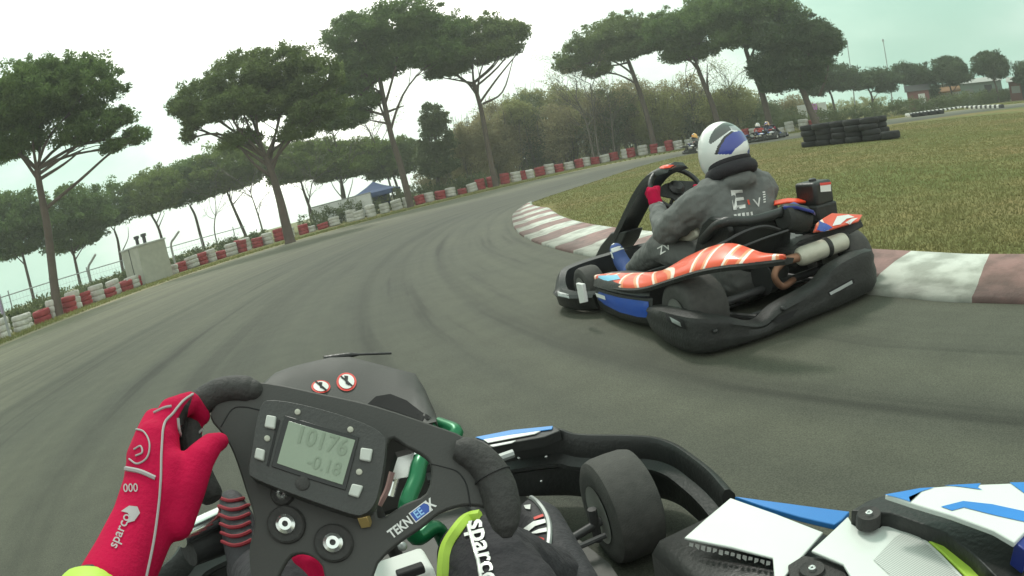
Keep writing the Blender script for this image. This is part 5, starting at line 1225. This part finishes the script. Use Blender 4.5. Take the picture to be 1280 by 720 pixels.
mb.chain([(-.19, Y0 - .06, .58, .08), (*el, .040), (*lw, .024)]); mb.chain([(.19, Y0 - .06, .58, .08), (.30, .0, .36, .06), (.26, .22, .24, .04)])
mb.chain([(.10, Y0 + .04, .19, .11), (*kn, .062)]); mb.chain([(*kn, .060), (*an, .042)]); mb.chain([(-.10, Y0 + .04, .19, .11), (*lk, .062)]); mb.chain([(*lk, .06), (*la, .042)])
bodyo = folds(build('body', mb, SUIT, me_, remesh=.008, relax=2), .012, .06)
BOOT = M('black_boot', (.026, .024, .028), .7, var=.25, scale=14, bump=.3, bscale=50)
def boot(pts, nm):
    mb = MB(); mb.chain([(*OWN.l(P(a, b, r)), q * r / F_PX) for a, b, r, q in pts]); return build('boot', mb, BOOT, me_, remesh=.006, relax=2)
bR = boot([(716, 745, .98, 40), (692, 690, 1.04, 33), (676, 655, 1.12, 29), (668, 642, 1.18, 20)], 0); bL = boot([(322, 722, .92, 34), (308, 690, .93, 28), (298, 655, .96, 24), (290, 628, 1.0, 17)], 1)
SBt = Surf([bR], OWN)
decal_poly('boot_stripe', [[(655, 662), (668, 653), (683, 650), (683, 655), (670, 659), (660, 667)], [(663, 668), (674, 663), (684, 661), (684, 666), (672, 668)], [(656, 633), (664, 632), (664, 638), (658, 637)]], SBt, WHS, bR, .003, 3)
decal_poly('boot_red_line', [[(648, 677), (660, 673), (660, 675), (649, 680)], [(668, 670), (681, 674), (681, 677), (668, 673)], [(668, 648), (679, 644), (680, 647), (669, 651)]], SBt, SRED, bR, .003, 3)
mb = MB(); decal_line(mb, [(656, 622), (668, 626), (680, 640), (687, 660), (686, 690), (688, 712)], SBt, .0045, .003)
if mb.f: build('boot_grey_tube', mb, STEEL, bR)
SBl = Surf([bL], OWN); mb = MB()
for k in range(6): y = 622 + k * 11; decal_line(mb, [(274 + k, y), (286 + k, y + 5), (298 + k, y + 4), (309 + k, y - 1)], SBl, .0028, .002)
if mb.f: build('boot_laces', mb, M('dark_red_lace', (.20, .012, .02), .8), bL)
SBo = Surf([bodyo], OWN)
decal_text('suit_lettering', 'sparco', 606, 692, 34, -76, SBo, WHS, bodyo, sx=.92, bold=.02, lift=.003)
mb = MB(); decal_line(mb, [(586, 658), (592, 680), (599, 705), (605, 735)], SBo, .0022, .002)
if mb.f: build('suit_white_line', mb, WHS, bodyo)
mb = MB(); decal_line(mb, [(601, 646), (585, 650), (572, 664), (560, 684), (556, 708), (556, 735)], SBo, .0085, .001)
if mb.f: build('lime_piping', mb, LIME, bodyo)
mb = MB(); mb.chain([(*OWN.l(P(374, 696, .705)), .010), (*OWN.l(P(392, 704, .70)), .014), (*OWN.l(P(404, 722, .70)), .013)]); build('red_suit_panel', mb, GLV, me_, remesh=.004, relax=2)
# red glove closed on the left grip
def G3(l): return [(*OWN.l(P(a, b, r)), q * r / F_PX) for a, b, r, q in l]
mb = MB()
mb.chain(G3([(138, 738, .495, 45), (158, 700, .51, 43), (179, 655, .525, 41), (192, 612, .537, 40), (194, 578, .545, 37), (196, 556, .55, 31)]), 20)
mb.chain(G3([(205, 620, .53, 34), (212, 590, .535, 30)]), 20)
for ch in ([(204, 545, .552, 21), (214, 514, .565, 17), (238, 503, .592, 14), (252, 520, .605, 12)], [(186, 552, .552, 21), (194, 527, .575, 17), (222, 527, .605, 14), (242, 541, .605, 12)], [(176, 574, .552, 20), (182, 552, .582, 17), (216, 557, .612, 13), (238, 570, .605, 11)], [(172, 604, .552, 18), (175, 584, .582, 15), (212, 588, .610, 12), (234, 598, .602, 10)]):
    mb.chain(G3(ch), 14)
mb.chain(G3([(218, 652, .523, 25), (234, 610, .527, 24), (249, 574, .535, 20), (264, 556, .548, 15), (276, 551, .565, 11)]), 16)
glove = build('glove', mb, GLV, me_, remesh=.0028, relax=4)
mb = MB(); mb.chain(G3([(80, 880, .44, 56), (116, 760, .478, 53)]), 20); build('sleeve_cuff', mb, LIME, me_, remesh=.006, relax=1)
Sg = Surf([glove], OWN); GREYP = M('grey_print', (.36, .34, .34), .7, var=.2); mb = MB()
decal_line(mb, [(241, 493), (228, 502), (216, 517), (205, 531), (202, 560), (201, 600), (197, 640), (191, 680), (182, 722)], Sg, .0011, .0006)
decal_line(mb, [(222, 523), (224, 540), (231, 552), (243, 545), (254, 535)], Sg, .0014, .0006)
if mb.f: build('glove_seam', mb, GREYP, glove)
decal_poly('glove_palm_edge', [[(240, 496), (234, 512), (232, 530), (228, 548), (222, 538), (222, 522), (229, 508)]], Sg, RUB, glove, .0012, 3)
mb = MB(); decal_line(mb, [(166, 536), (180, 540), (187, 555), (184, 572), (172, 580), (162, 574)], Sg, .0008, .0006); decal_line(mb, [(168, 562), (176, 558), (178, 566), (170, 570)], Sg, .0008, .0006); decal_line(mb, [(193, 516), (205, 510), (214, 508)], Sg, .0012, .0006); decal_line(mb, [(158, 586), (176, 590), (194, 598)], Sg, .0020, .0006)
if mb.f: build('glove_logo', mb, GREYP, glove)
decal_text('glove_print', 'sparco', 150, 664, 17, 66, Sg, GREYP, glove, lift=.001)
decal_text('glove_print', '000', 164, 611, 15, 2, Sg, GREYP, glove, sx=.8, lift=.001)
decal_poly('glove_comma', [[(152, 640), (162, 633), (172, 634), (175, 642), (168, 652), (158, 655), (163, 647), (160, 642)]], Sg, GREYP, glove, .001, 3)
# helmet just behind the lens
mb = MB(); mb.ball((0, -.21, .86), (.125, .15, .14), 40, 24); hm = build('helmet', mb, M('plain_white_helmet', (.7, .7, .68), .3, coat=.5), me_)
